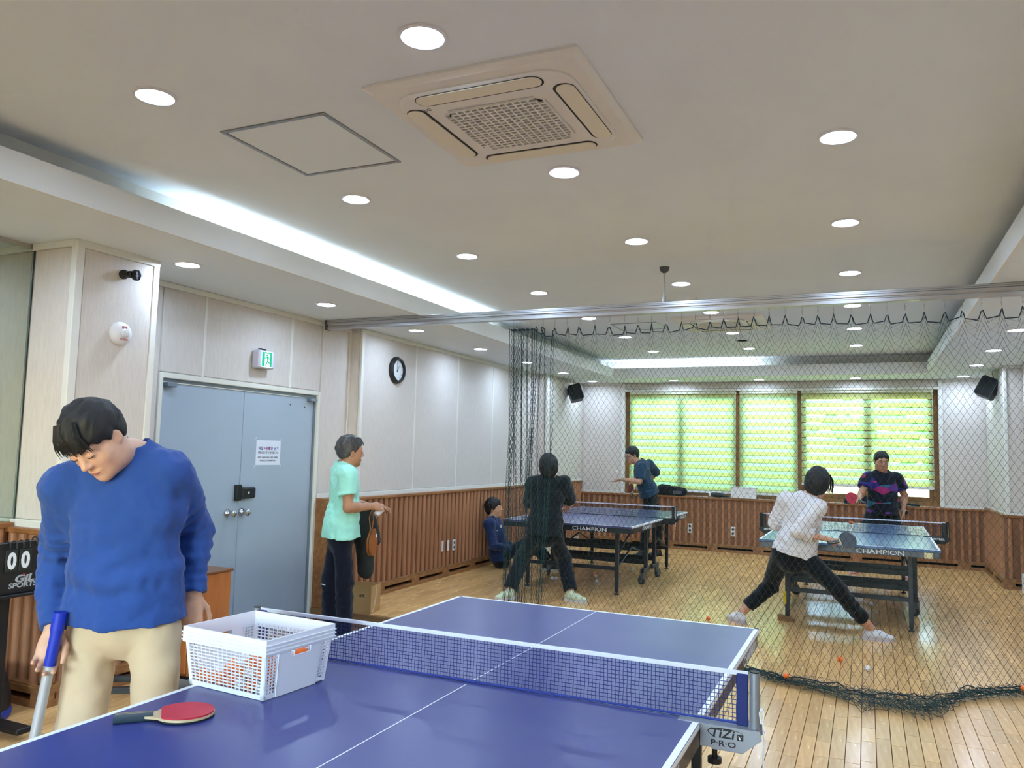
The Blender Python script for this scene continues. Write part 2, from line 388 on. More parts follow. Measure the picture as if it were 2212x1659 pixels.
wainscot(wk, (-3.52,7.735), (1,0,0), (0,-1,0), .19, 1.06, off=.04, cap=.03, capd=.045)
wainscot(wb, (-3.34,YB), (1,0,0), (0,-1,0), 6.15, .868, off=.06, capd=.07)
baseboard('baseboard_back', (-3.34,YB), (1,0,0), (0,-1,0), 6.15, off=.075)
wainscot(wq, (2.81,YB), (0,-1,0), (-1,0,0), 1.69, .9, off=.05, capd=.055)
wainscot(wq, (2.76,7.735), (1,0,0), (0,-1,0), .25, .9, off=.05, capd=.055)
baseboard('baseboard_right', (2.81,YB), (0,-1,0), (-1,0,0), 1.72, off=.075, first=.3); baseboard('baseboard_right_front', (2.735,7.735), (1,0,0), (0,-1,0), .28, off=.075, first=.12)
wainscot(wr, (XR+.02,7.7), (0,-1,0), (-1,0,0), 13.8, .9, pitch=.3, off=.05, capd=.055)
wainscot(wp, (-3.17,-.55), (0,1,0), (1,0,0), .59, 1.005, off=.06, capd=.075)
wainscot(wp, (-3.56,-.55), (1,0,0), (0,-1,0), .46, 1.005, off=.06, capd=.075)
baseboard('baseboard_pillar', (-3.17,-.62), (0,1,0), (1,0,0), .66, off=.09, first=.16); baseboard('baseboard_pillar_front', (-3.56,-.55), (1,0,0), (0,-1,0), .48, off=.09, first=.1, slot=.28)
wainscot(wm, (-3.58,-4.0), (0,1,0), (1,0,0), 3.4, 1.03, off=.06, capd=.075, pitch=.1)
baseboard('baseboard_mirror', (-3.58,-4.0), (0,1,0), (1,0,0), 3.4, off=.085)
# ---- ceiling: main field, lowered border, cove
ce = S('ceiling', B().box(-3.9,YF-.3,CEI,3.4,9.75,3.2), mCeil)
S('ceiling_border', B().box(-3.8,YF,SOF,-2.525,9.7,2.79).box(2.02,YF,SOF,3.2,9.7,2.79).box(-2.525,8.52,SOF,2.02,9.7,2.79).box(-2.525,YF,SOF,2.02,-5.0,2.79), mCeil)
S('trim_2', B().box(-2.525,-5.02,SOF-.001,-2.505,8.52,LIP).box(2.0,-5.02,SOF-.001,2.02,8.52,LIP).box(-2.505,8.50,SOF-.001,2.0,8.52,LIP).box(-2.505,-5.02,SOF-.001,2.0,-5.0,LIP), mCove)
S('trim_3', B().box(-3.8,YF,2.79,-2.69,9.7,CEI).box(2.19,YF,2.79,3.2,9.7,CEI).box(-2.69,8.69,2.79,2.19,9.7,CEI).box(-2.69,YF,2.79,2.19,-5.2,CEI), mCove)
cs = tag(O('cove_light', B().box(-2.64,-.35,2.792,-2.60,4.3,2.815), mCoveGlow), 'hidden cool white light strip in the left ceiling cove', 'light strip', 'cove light strips')
tag(O('cove_light', B().box(-2.6,8.58,2.792,-.2,8.62,2.815), mCoveGlow), 'hidden cool white light strip in the far ceiling cove', 'light strip', 'cove light strips')
# ---- downlights
_dl = thing('downlight', '', 'light')
O('trim_ring', B().lathe([(.070,.001),(.072,-.006),(.080,-.010),(.090,-.006),(.092,.0)], n=28), mWhiteP, _dl, True)
O('diffuser', B().lathe([(.0,-.0035),(.0695,-.002)], n=20), mGlow, _dl, True)
_first = True
ords = ['first','second','third','fourth','fifth','sixth','seventh','eighth','ninth']
def place_dl(x, y, z, label, group):
    global _first
    if _first: _dl.location = (x,y,z); _dl['label'] = label; _dl['group'] = group; _first = False; return
    dup(_dl, (x,y,z), label, group)
yk = [-4.36,-2.88,-1.395,.10,1.575,3.06,4.54,6.02,7.5]
for xr_, nm in ((-1.605,'left'),(-.255,'middle'),(1.11,'right')):
    for i, yy in enumerate(yk):
        v = i-1 if xr_ < 1 else i-2
        if i < 2 or (i == 2 and xr_ > 1): lb, gp = 'round ceiling downlight above and behind the viewer', 'downlights behind the viewer'
        else: lb, gp = 'round white downlight, %s from the viewer in the %s row of the raised ceiling' % (ords[v-1], nm), 'raised ceiling downlights'
        place_dl(xr_, yy, CEI-.0005, lb, gp)
for i, yy in enumerate((.16,1.69,3.19,4.69,6.12,7.56,8.97)):
    place_dl(-3.02, yy, SOF-.0005, 'round white downlight, %s from the viewer in the lowered ceiling border over the left wall' % ords[i], 'left border downlights')
for i, yy in enumerate((-4.3,-2.8,-1.3)): place_dl(-3.02, yy, SOF-.0005, 'round ceiling downlight above and behind the viewer', 'downlights behind the viewer')
for i, xx in enumerate((-1.65,-.31,1.08)):
    place_dl(xx, 9.05, SOF-.0005, 'round white downlight, %s from the left in the ceiling border above the window' % ords[i], 'window border downlights')
for i, yy in enumerate((9.0,7.57,6.11,4.64,3.16)):
    place_dl(2.49, yy, SOF-.0005, 'round white downlight, %s from the window in the lowered ceiling border over the right wall' % ords[i], 'right border downlights') if i < 4 else place_dl(2.49, yy, SOF-.0005, 'round ceiling downlight just outside the right edge of the photo', 'downlights behind the viewer')
for yy in (1.7,.2,-1.3,-2.8,-4.3): place_dl(2.49, yy, SOF-.0005, 'round ceiling downlight above and behind the viewer', 'downlights behind the viewer')
# ================================================================ DOOR
mDoor = mat('door_paint', (168,182,196), .42, var=.03, vscale=1.2, bump=.02)
mFrame = mat('door_frame_paint', (226,224,212), .5, var=.02)
mSteelBlue = mat('door_jamb_steel', (128,140,150), .4, metal=.3)
dr = S('door_1', B().bev(-3.70,.527,-.15,XD+.01,.565,2.062,.004).bev(-3.70,2.42,-.15,XD+.01,2.458,2.062,.004).bev(-3.70,.565,2.02,XD+.01,2.42,2.062,.004), mFrame)
O('jamb', B().box(-3.74,.565,-.15,-3.655,.585,2.02).box(-3.74,2.40,-.15,-3.655,2.42,2.02).box(-3.74,.585,1.995,-3.655,2.40,2.02), mSteelBlue, dr)
for a, b_, k in ((.587,1.463,-1),(1.468,2.398,1)):
    lf = O('door_leaf', B().bev(-3.712,a,-.14,-3.668,b_,1.99,.003), mDoor, dr)
    yk_ = 1.335 if k < 0 else 1.50
    O('door_knob', B().lathe([(.036,.0),(.036,.006),(.030,.016),(.018,.026),(.014,.038),(.022,.048),(.030,.062),(.030,.078),(.020,.088),(0,.09)], (-3.668,yk_,.955), (1,0,0), 28), mChrome, lf, True)
    yc = .64 if k < 0 else 2.34
    O('pivot_bracket', B().bev(-3.668,yc-.045,1.955,-3.61,yc+.045,1.99,.006), mSteelBlue, lf)
    if k > 0: O('screw_hole', B().cyl((-3.668,2.06,1.91),(-3.666,2.06,1.91),.006,n=8).cyl((-3.668,2.27,1.90),(-3.666,2.27,1.90),.006,n=8), mDark, lf)
lk = thing('door_lock', 'black electronic door lock straddling the gap between the grey door leaves', 'lock', (-3.668,1.47,1.12))
O('lock_body', B().bev(0,-.005,-.05,.04,.16,.048,.014), mBlackP, lk); O('strike_box', B().bev(0,-.07,-.065,.035,-.012,.07,.004), mBlackP, lk)
O('lock_emblem', B().cyl((.0405,.065,0),(.0412,.065,0),.011,n=16), mat('pale_print', (205,205,205), .5), lk)
pn = tag(O('paper_notice', B().box(-3.6675,1.64,1.354,-3.6665,1.955,1.574), mat('paper', (226,231,240), .8, var=.02)), 'white paper notice with blue and red lettering taped to the grey door', 'notice')
mInk, mInkR, mInkD = mat('blue_ink', (58,66,140), .7), mat('red_ink', (196,40,44), .7), mat('dark_ink', (48,48,70), .7)
RT, UP = (0,1,0), (0,0,1); px_ = -3.6662
O('print', text_b('퇴실 시,', .034, (px_,1.722,1.5), RT, UP, .0002, .0008), mInk, pn); O('print', text_b('꼭!!', .034, (px_,1.787,1.5), RT, UP, .0002, .0008), mInkR, pn)
O('print', text_b('창문 닫기', .034, (px_,1.862,1.5), RT, UP, .0002, .0008), mInk, pn); O('print', text_b('창문으로 비가 들어옵니다!', .024, (px_,1.797,1.462), RT, UP, .0002, .0005), mInkD, pn)
O('print', text_b('마지막 사용하신분은 실내외 전체점검', .017, (px_,1.797,1.42), RT, UP, .0002, .0004), mInkD, pn); O('print', text_b('꼭 창문을 닫고 퇴실해주세요~', .017, (px_,1.797,1.392), RT, UP, .0002, .0004), mInkD, pn)
tp = B()
for yy, zz, s_ in ((1.632,1.59,1),(1.963,1.585,-1),(1.628,1.345,-1),(1.963,1.347,1)): tp.add([(px_,yy-.008,zz-.006*s_),(px_,yy-.002,zz-.010*s_),(px_,yy+.008,zz+.006*s_),(px_,yy+.002,zz+.010*s_)],[(0,1,2,3)])
O('tape', tp, mat('clear_tape', (215,222,230), .3), pn)
# ---- exit sign
ex = thing('exit_sign', 'green running man exit sign on a white box above the door', 'sign', (XD,1.6,2.275))
O('housing', B().bev(0,-.105,-.078,.085,.095,.078,.012), mat('sign_housing', (206,208,222), .4), ex)
mSG, mSW = mat('sign_green', (0,170,120), .5, emit=(0,190,130), estr=.12), mat('sign_white', (225,240,240), .5, emit=(215,250,245), estr=.16)
O('light_face', B().box(.0852,-.078,-.070,.087,.060,.070), mSW, ex)
def sg(poly): return B().prism([(y,z) for y, z in poly], (.0872,0,0), (0,1,0), (0,0,1), (.0006,0,0))
O('door_pictogram', B().box(.0872,-.070,-.060,.0878,-.038,.062).box(.0872,.030,-.060,.0878,.052,.062).box(.0872,-.038,.052,.0878,.030,.062), mSG, ex)
man = B(); man.cyl((.0872,-.010,.036),(.0878,-.010,.036),.0085,n=14)
for seg, w_ in (([(-.006,.022),(.002,-.010)],.0075),([(-.006,.022),(-.022,.018),(-.034,.006)],.0035),([(-.004,.022),(.012,.018),(.018,.004)],.0035),([(.0,-.008),(.008,-.026),(.026,-.028)],.0045),([(0,-.008),(-.010,-.030),(-.022,-.050),(-.014,-.058)],.0045)):
    for (a, b_), (c_, d_) in zip(seg[:-1], seg[1:]):
        v = Vector((c_-a,d_-b_)).normalized()*w_; n_ = Vector((-v.y,v.x))
        man.add([(.0878,a-v.x*.5+n_.x,b_-v.y*.5+n_.y),(.0878,a-v.x*.5-n_.x,b_-v.y*.5-n_.y),(.0878,c_+v.x*.5-n_.x,d_+v.y*.5-n_.y),(.0878,c_+v.x*.5+n_.x,d_+v.y*.5+n_.y)],[(0,1,2,3)])
O('running_figure', man, mSG, ex)
O('cable_clip', B().bev(.01,-.045,.078,.05,-.02,.098,.004).bev(.02,-.018,.078,.055,.01,.094,.004), mBlackP, ex)
# ---- pillar fittings
cm = thing('wall_camera', 'small black camera on a bracket high on the near pillar', 'camera', (-3.158,-.235,2.605))
O('bracket', B().lathe([(.03,0),(.03,.02),(.018,.03),(.018,.06)],(0,0,0),(1,0,0),20).cyl((.03,0,0),(.06,.02,0),.02,.024,n=16), mBlackP, cm, True); O('lens_ring', B().lathe([(.028,0),(.036,.01),(.036,.03),(.03,.034),(.028,.026),(.0,.026)],(.055,.035,0),(1,.35,-.05),24), mBlackP, cm, True)
O('spokes', B().box(.088,.02,-.002,.092,.075,.002).box(.088,.045,-.027,.092,.049,.027), mat('grey_plastic', (70,70,74), .5), cm)
sr = thing('fire_strobe', 'round white fire alarm strobe with clear lens on the near pillar', 'alarm', (-3.158,-.232,2.22))
O('base', B().lathe([(.075,0),(.075,.012),(.066,.034),(.05,.044),(.0,.045)],(0,0,0),(1,0,0),32), mWhiteP, sr, True)
O('lens', B().lathe([(.03,.04),(.03,.055),(.022,.066),(.0,.07)],(0,0,0),(1,0,0),12), mat('clear_lens', (225,228,230), .1, spec=.8), sr)
O('lettering', text_b('화재', .02, (.0455,0,.036), (0,1,0), (0,0,1), .0003, .0004).add(*(lambda t:(t.v,t.f))(text_b('시각경보', .016, (.0455,0,-.04), (0,1,0), (0,0,1), .0003, .0003))), mInkR, sr)
# ---- clock
ck = thing('wall_clock', 'round black-rimmed wall clock on the left wall', 'clock', (XW,3.6,2.388))
O('rim', B().lathe([(.15,.0),(.15,.02),(.135,.042),(.118,.046),(.112,.03),(.112,.012)],(0,0,0),(1,0,0),48), mBlackP, ck, True)
O('dial', B().cyl((.010,0,0),(.016,0,0),.113,n=40), mat('clock_dial', (232,236,238), .5, var=.01), ck)
O('hand', B().prism([(-.004,-.02),(.004,-.02),(.0015,.085),(-.0015,.085)],(.021,0,0),Matrix.Rotation(math.radians(-8),3,'X') @ Vector((0,1,0)),Matrix.Rotation(math.radians(8),3,'X') @ Vector((0,0,1)),(.001,0,0)), mBlackP, ck)
O('hand', B().prism([(-.005,-.015),(.005,-.015),(.002,.058),(-.002,.058)],(.019,0,0),Matrix.Rotation(math.radians(-32),3,'X') @ Vector((0,1,0)),Matrix.Rotation(math.radians(-32),3,'X') @ Vector((0,0,1)),(.001,0,0)), mBlackP, ck)
nm = B()
for h in range(1,13):
    a = h*PI/6; t = text_b(str(h), .024, (.0163,math.sin(a)*.09,math.cos(a)*.09), (0,1,0), (0,0,1), .0002); nm.add(t.v, t.f)
O('numerals', nm, mat('grey_print', (120,124,128), .6), ck)
# ---- sockets on the wainscot
mSock = mat('socket_plate', (226,226,222), .4, var=.02); mSockD = mat('socket_holes', (60,60,60), .5)
for i, (yy, z0, z1, dw) in enumerate(((4.68,.31,.437,.018),(4.82,.305,.432,.022),(4.97,.295,.425,.03))):
    s_ = thing('wall_socket', ['narrow white wall plate nearest the door in the row of three on the left wainscot','narrow white wall plate in the middle of the row of three on the left wainscot','white wall socket furthest from the door in the row of three on the left wainscot'][i], 'socket', (XW+.052,yy,(z0+z1)/2), group='plates on the left wainscot')
    h = (z1-z0)/2; O('plate', B().bev(0,-dw*1.2,-h,.008,dw*1.2,h,.003), mSock, s_)
    O('insert', B().bev(.008,-dw*.55,-h*.6,.0105,dw*.55,h*.6,.001) if i < 2 else B().cyl((.008,0,.028),(.0095,0,.028),.016,n=14).cyl((.008,0,-.028),(.0095,0,-.028),.016,n=14), mSock if i < 2 else mSockD, s_)
for i, xx in enumerate((-1.433,-.747)):
    s_ = thing('wall_socket', ['white double socket on the window wall beside the black table','white double socket on the window wall between the two far tables'][i], 'socket', (xx,YB-.062,.35-.012*i), group='sockets under the window')
    O('plate', B().bev(-.036,-.01,-.075,.036,0,.075,.003), mSock, s_)
    for zz in (.032,-.032): O('outlet', B().cyl((0,-.0115,zz),(0,-.010,zz),.021,n=16), mSockD, s_)
# ================================================================ WINDOW
mWin = mat('window_frame_wood', (150,104,50), .4, col2=(118,78,34), vscale=3, stretch=(1,1,6))
wn = S('window_1', B().bev(-2.575,9.50,.85,2.2,9.62,.93,.004).bev(-2.575,9.50,2.54,2.2,9.62,2.62,.004).bev(-2.575,9.50,.93,-2.50,9.62,2.54,.004).bev(2.12,9.50,.93,2.2,9.62,2.54,.004).bev(-.73,9.50,.93,-.65,9.62,2.54,.004).bev(.22,9.50,.93,.30,9.62,2.54,.004), mWin)
mSill = mat('sill_stone', (214,212,205), .4, var=.03)
O('window_sill', B().bev(-2.575,YB-.005,.835,2.2,9.53,.868,.003), mSill, wn)
def glass_mat():
    m = bpy.data.materials.new('window_glass'); m.use_nodes = True; nt = m.node_tree; n = nt.nodes; n.remove(n['Principled BSDF'])
    t = n.new('ShaderNodeBsdfTransparent'); t.inputs[0].default_value = (.92,.97,.95,1); g = n.new('ShaderNodeBsdfGlossy'); g.inputs['Roughness'].default_value = .02
    fr = n.new('ShaderNodeFresnel'); fr.inputs[0].default_value = 1.45; mx = n.new('ShaderNodeMixShader')
    nt.links.new(fr.outputs[0], mx.inputs[0]); nt.links.new(t.outputs[0], mx.inputs[1]); nt.links.new(g.outputs[0], mx.inputs[2]); nt.links.new(mx.outputs[0], n['Material Output'].inputs[0]); return m
mGlass = glass_mat()
for a, b_ in ((-2.5,-1.62),(-1.62,-.73),(-.65,.22),(.30,1.24),(1.24,2.12)):
    sh = O('sash', B().bev(a,9.53,.93,a+.055,9.58,2.54,.003).bev(b_-.055,9.53,.93,b_,9.58,2.54,.003).bev(a+.055,9.53,.93,b_-.055,9.58,1.0,.003).bev(a+.055,9.53,2.48,b_-.055,9.58,2.54,.003), mWin, wn)
    O('pane', B().box(a+.055,9.553,1.0,b_-.055,9.556,2.48), mGlass, sh)
w2 = S('added_window', B().bev(-1.6,YF-.2,1.0,1.2,YF-.08,1.07,.004).bev(-1.6,YF-.2,2.03,1.2,YF-.08,2.1,.004).bev(-1.6,YF-.2,1.07,-1.53,YF-.08,2.03,.004).bev(1.13,YF-.2,1.07,1.2,YF-.08,2.03,.004).bev(-.24,YF-.2,1.07,-.16,YF-.08,2.03,.004), mWin)  # unseen window, added behind the viewer to bring daylight onto the foreground
for a, b_ in ((-1.53,-.24),(-.16,1.13)): O('pane', B().box(a,YF-.15,1.07,b_,YF-.146,2.03), mGlass, w2)
# ---- zebra roller blinds
def cloth(name, c, tr, clear):
    m = bpy.data.materials.new(name); m.use_nodes = True; nt = m.node_tree; n = nt.nodes; n.remove(n['Principled BSDF'])
    tc = n.new('ShaderNodeTexCoord'); nz = n.new('ShaderNodeTexNoise'); nz.inputs['Scale'].default_value = 3; nt.links.new(tc.outputs['Object'], nz.inputs['Vector'])
    rp = n.new('ShaderNodeValToRGB'); c = lin(c); rp.color_ramp.elements[0].color = (*[x*.92 for x in c],1); rp.color_ramp.elements[1].color = (*c,1); nt.links.new(nz.outputs['Fac'], rp.inputs[0])
    d = n.new('ShaderNodeBsdfDiffuse'); t = n.new('ShaderNodeBsdfTranslucent'); x = n.new('ShaderNodeBsdfTransparent'); x.inputs[0].default_value = (*[.5+.5*q for q in c],1)
    m1 = n.new('ShaderNodeMixShader'); m1.inputs[0].default_value = tr; m2 = n.new('ShaderNodeMixShader'); m2.inputs[0].default_value = clear
    nt.links.new(rp.outputs[0], d.inputs[0]); nt.links.new(rp.outputs[0], t.inputs[0]); nt.links.new(d.outputs[0], m1.inputs[1]); nt.links.new(t.outputs[0], m1.inputs[2])
    nt.links.new(m1.outputs[0], m2.inputs[1]); nt.links.new(x.outputs[0], m2.inputs[2]); nt.links.new(m2.outputs[0], n['Material Output'].inputs[0]); return m
mBandA, mBandB, mEdge = cloth('blind_cloth', (236,238,176), .6, .04), cloth('blind_sheer', (222,248,214), .65, .10), cloth('blind_seam', (150,140,70), .3, 0)
def blind(x0, x1, zb, label, slit, off):
    r = thing('roller_blind', label, 'blind', ((x0+x1)/2, 9.47, zb), group='zebra roller blinds'); hw = (x1-x0)/2; H = 2.575-zb
    O('head_box', B().bev(-hw,-.035,H-.02,hw,.03,H+.03,.006), mat('blind_box', (206,206,180), .5), r)
    O('bottom_rail', B().bev(-hw,-.012,-.018,hw,.012,.018,.006), mat('blind_rail', (222,224,226), .4), r)
    p = .1185; z = .018; i = 0
    dense = B().box(-hw+.004,-.0012,0,hw-.004,.0012,.066).mesh('fabric_band', mBandA); sheer = B().box(-hw+.004,-.0008,0,hw-.004,.0008,p-.066-slit).mesh('sheer_band', mBandB); seam = B().box(-hw+.003,-.0025,0,hw-.003,.0015,.004).mesh('band_seam', mEdge)
    while z+p < H-.015:
        O('fabric_band', dense, parent=r, loc=(0,0,z)); O('sheer_band', sheer, parent=r, loc=(0,0,z+.066)); O('band_seam', seam, parent=r, loc=(0,0,z)); z += p; i += 1
    O('fabric_band', B().box(-hw+.004,-.0012,z,hw-.004,.0012,H-.02), mBandA, r)
    O('pull_cord', B().tube([(hw-.012,-.02,H),(hw-.012,-.02,H*.25),(hw-.010,-.022,.12)], .0025, 6).ball((hw-.010,-.022,.10),.012,10,8), mat('cord_white', (215,215,210), .6), r)
blind(-2.50,-.715,.945,'wide closed zebra roller blind at the left of the window', .0, 0)
blind(-.665,.235,.945,'narrow zebra roller blind in the middle of the window', .0, 0)
blind(.285,2.135,1.135,'wide zebra roller blind at the right, raised a little with bright slits', .013, .03)
# outside: ground, beige parapet, hedge trees
tag(O('garden_ground', B().box(-14,9.8,-.4,14,40,-.3), mat('ground', (150,150,130), .9)), 'pale ground outside the window', 'ground')['kind'] = 'structure'
tag(O('garden_wall', B().bev(-10,12.2,-.3,10,12.5,1.45,.02), mat('parapet', (206,190,140), .9, var=.15, vscale=2)), 'low beige garden wall outside the window, seen through the blinds', 'wall')
mLeaf = mat('leaf_green', (110,165,60), .8, col2=(70,120,40), vscale=2)
for i, (xx, yy, rr) in enumerate(((-8,16.5,1.8),(-2.9,16.5,1.8),(1.8,16.5,1.8),(6.5,16.5,1.8))):
    t = thing('garden_tree', ['leafy green tree outside at the far left of the window','leafy green tree outside behind the left blind','leafy green tree outside behind the right blind','leafy green tree outside at the far right of the window'][i], 'tree', (xx,yy,-.3), group='garden trees')
    O('trunk', B().tube([(0,0,0),(.05,0,.8),(0,.04,1.6)],[.14,.11,.08],10), mat('bark', (90,70,50), .9), t, True)
    lb = B()
    for k in range(420):
        v = Vector(RNG.normal(size=3)); v.normalize(); c_ = v*rr*(.55+.45*random.random()); c_.z = c_.z*.8+2.2; u_, w__, d_ = basis(v+Vector(RNG.normal(size=3))*.6); s_ = .22
        lb.add([c_-u_*s_, c_+w__*s_*.5, c_+u_*s_, c_-w__*s_*.5],[(0,1,2,3)])
    O('foliage', lb, mLeaf, t, kind='stuff')
# ================================================================ CEILING FITTINGS
mAC, mACb, mGapShade = mat('ac_plastic', (232,228,220), .5, var=.02, vscale=2), mat('ac_louver', (234,226,204), .5, var=.02), mat('ac_gap_shade', (40,38,36), .7)
def rrect(w_, h, r, n=6):
    P = []
    for cx_, cy_, a0 in ((w_-r,h-r,0),(-w_+r,h-r,90),(-w_+r,-h+r,180),(w_-r,-h+r,270)):
        for k in range(n+1): a = math.radians(a0+90*k/n); P.append((cx_+r*math.cos(a), cy_+r*math.sin(a)))
    return P
def ringed(b, P0, z0, P1, z1):
    n = len(P0); return b.add([(x,y,z0) for x, y in P0]+[(x,y,z1) for x, y in P1], [(i,(i+1)%n,n+(i+1)%n,n+i) for i in range(n)])
def ac_unit(x, y, label):
    r = thing('ceiling_air_conditioner', label, 'air conditioner', (x,y,CEI))
    P0, P1 = rrect(.48,.48,.012), rrect(.455,.455,.03); P2 = rrect(.40,.40,.13,8); b = B()
    ringed(b, P0, 0, P0, -.012); ringed(b, P0, -.012, P1, -.03)
    b.add([(px,py,-.03) for px,py in P1], [tuple(range(len(P1)))])
    O('outer_panel', b, mAC, r, True, ang=30)
    b = B(); P3 = rrect(.385,.385,.12,8); ringed(b, P2, -.030, P2, -.036); ringed(b, P2, -.036, P3, -.046); b.add([(px,py,-.046) for px,py in P3], [tuple(range(len(P3)))])
    O('inner_panel', b, mAC, r, True, ang=30)
    for k in range(4):
        a = k*PI/2; M = Matrix.Rotation(a,4,'Z')
        O('slot_shade', B().prism(rrect(.29,.047,.046,6),(.0,-.343,-.0455),(1,0,0),(0,-1,0),(0,0,-.002)).xf(M), mGapShade, r)  # raised dark plate, coloured as the shade in the gap round the louver
        O('louver', B().prism(rrect(.283,.040,.039,6),(.0,-.348,-.047),(1,0,0),(0,-1,0),(0,0,-.004)).xf(M), mACb, r)
    O('grille_shade', B().prism(rrect(.229,.219,.075,6),(0,.0,-.0455),(1,0,0),(0,-1,0),(0,0,-.002)), mGapShade, r)  # dark plate on the panel face, coloured as the shade behind the bars
    g = B()
    for k in range(15):
        xx = -.232+.464*k/14; e = .222 if abs(xx) < .19 else .19; g.box(xx-.004,-e,-.056,xx+.004,e,-.0475)
    for k in range(17):
        yy = -.222+.444*k/16; e = .232 if abs(yy) < .185 else .2; g.box(-e,yy-.004,-.0565,e,yy+.004,-.0475)
    O('grille', g, mAC, r)
    O('logo', text_b('LG', .03, (-.28,-.325+.06,-.0463), (1,0,0), (0,-1,0), .0003, .0005).cyl((-.318,-.265,-.0467),(-.318,-.265,-.046),.012,n=16), mat('logo_grey', (90,86,84), .5), r)
    O('badge', text_b('inverter', .016, (.10,.30,-.0463), (1,0,0), (0,-1,0), .0003, .0006), mat('logo_grey', (90,86,84), .5), r)
    return r
ac_unit(-.225,-.66,'large beige ceiling air conditioner nearest the viewer'); ac_unit(-.25,5.22,'smaller looking ceiling air conditioner beyond the hanging net')
def hatch(x0, y0, x1, y1, label):
    t = thing('ceiling_hatch', label, 'hatch', ((x0+x1)/2,(y0+y1)/2,CEI), group='ceiling hatches'); a, b_ = (x1-x0)/2, (y1-y0)/2; k = .022
    O('hatch_frame', B().bev(-a,-b_,-.006,a,-b_+k,0,.002).bev(-a,b_-k,-.006,a,b_,0,.002).bev(-a,-b_+k,-.006,-a+k,b_-k,0,.002).bev(a-k,-b_+k,-.006,a,b_-k,0,.002), mat('hatch_alu', (150,152,154), .35, metal=.6), t)
    O('hatch_panel', B().bev(-a+k+.003,-b_+k+.003,-.003,a-k-.003,b_-k-.003,0,.001), mCeil, t)
hatch(-1.63,-.99,-1.01,-.335,'square ceiling access hatch with grey metal frame beside the nearest air conditioner'); hatch(-1.5,5.0,-.95,5.5,'ceiling access hatch beyond the net beside the far air conditioner')
for i, (xx, yy) in enumerate(((-.296,3.73),)):
    t = thing('smoke_detector', 'small white smoke detector on the ceiling beside the hanging rod', 'detector', (xx,yy,CEI))
    O('body', B().lathe([(.05,0),(.05,-.012),(.042,-.022),(.03,-.03),(.03,-.036),(.0,-.038)], n=24), mWhiteP, t, True); O('slots', B().lathe([(.0425,-.0215),(.032,-.0285)], n=24), mSockD, t)
t = thing('ceiling_speaker', 'flat round unlit ceiling grille beyond the far air conditioner', 'ceiling speaker', (-.243,6.7,CEI)); O('ring', B().lathe([(.075,0),(.078,-.008),(.092,-.006),(.095,0)], n=28), mWhiteP, t, True); O('mesh_disc', B().lathe([(0,-.004),(.076,-.004)], n=28), mat('speaker_mesh', (120,124,118), .6), t)
# ---- net rail
rl = thing('net_rail', 'long aluminium rail crossing under the ceiling that carries the green net', 'rail', (0,2.43,2.66))
rb = B().bev(-3.55,-.034,.045,2.98,.034,.094,.004).bev(-3.55,-.028,.004,2.98,.028,.036,.004).box(-3.55,-.022,.036,2.98,.022,.045)
O('rail_profile', rb, mAlu, rl); O('groove', B().box(-3.55,-.0345,.064,2.98,-.0335,.068).box(-3.55,-.0345,.078,2.98,-.0335,.080), mat('groove_dark', (80,80,84), .5), rl)
O('end_cap', B().bev(-3.575,-.036,.0,-3.545,.036,.096,.004), mat('cap_grey', (70,72,74), .5), rl)
O('hanger_rod', B().cyl((-.255,0,.09),(-.255,0,.35),.0075,n=10).cyl((-.255,0,.094),(-.255,0,.14),.013,n=10), mAlu, rl); O('ceiling_cup', B().lathe([(.012,.332),(.035,.352),(.042,.38)],(-.255,0,0),(0,0,1),20), mat('cap_grey', (70,72,74), .5), rl, True)
# ---- speakers
for i, (xx, sgn) in enumerate(((-3.22,1),(2.74,-1))):
    s_ = thing('wall_speaker', ['black loudspeaker in the far left corner above the net','black loudspeaker on the far right pillar'][i], 'speaker', (xx+.05*sgn,8.55 if i == 0 else 8.25,2.52), group='wall speakers')
    M = Matrix.Rotation(math.radians(-16),4,'Y') if i == 0 else Matrix.Rotation(math.radians(24),4,'Y'); M = Matrix.Rotation(math.radians(28*sgn),4,'Z') @ M @ Matrix.Rotation(math.radians(-14),4,'X')
    O('cabinet', B().prism(rrect(.105,.135,.03,4),(0,.09,0),(1,0,0),(0,0,1),(0,-.16,0)).xf(M), mBlackP, s_); O('speaker_grille', B().prism(rrect(.096,.126,.026,4),(0,-.07,0),(1,0,0),(0,0,1),(0,-.012,0)).xf(M), mat('speaker_cloth', (14,15,16), .8), s_)
    O('wall_bracket', B().cyl((-.02*sgn,.06,0),(-.11*sgn,.06,.02),.012,n=8).bev(-.14*sgn-.02,.03,-.03,-.11*sgn+.0,.09,.06,.004) if i == 0 else B().cyl((.02,.06,0),(.11,.06,.02),.012,n=8), mBlackM, s_)
    O('speaker_cable', B().tube([(-.04*sgn,.08,.05),(-.09*sgn,.09,.12),(-.07*sgn,.12,.2),(-.085*sgn,.12,.235)], .004, 6), mBlackP, s_)
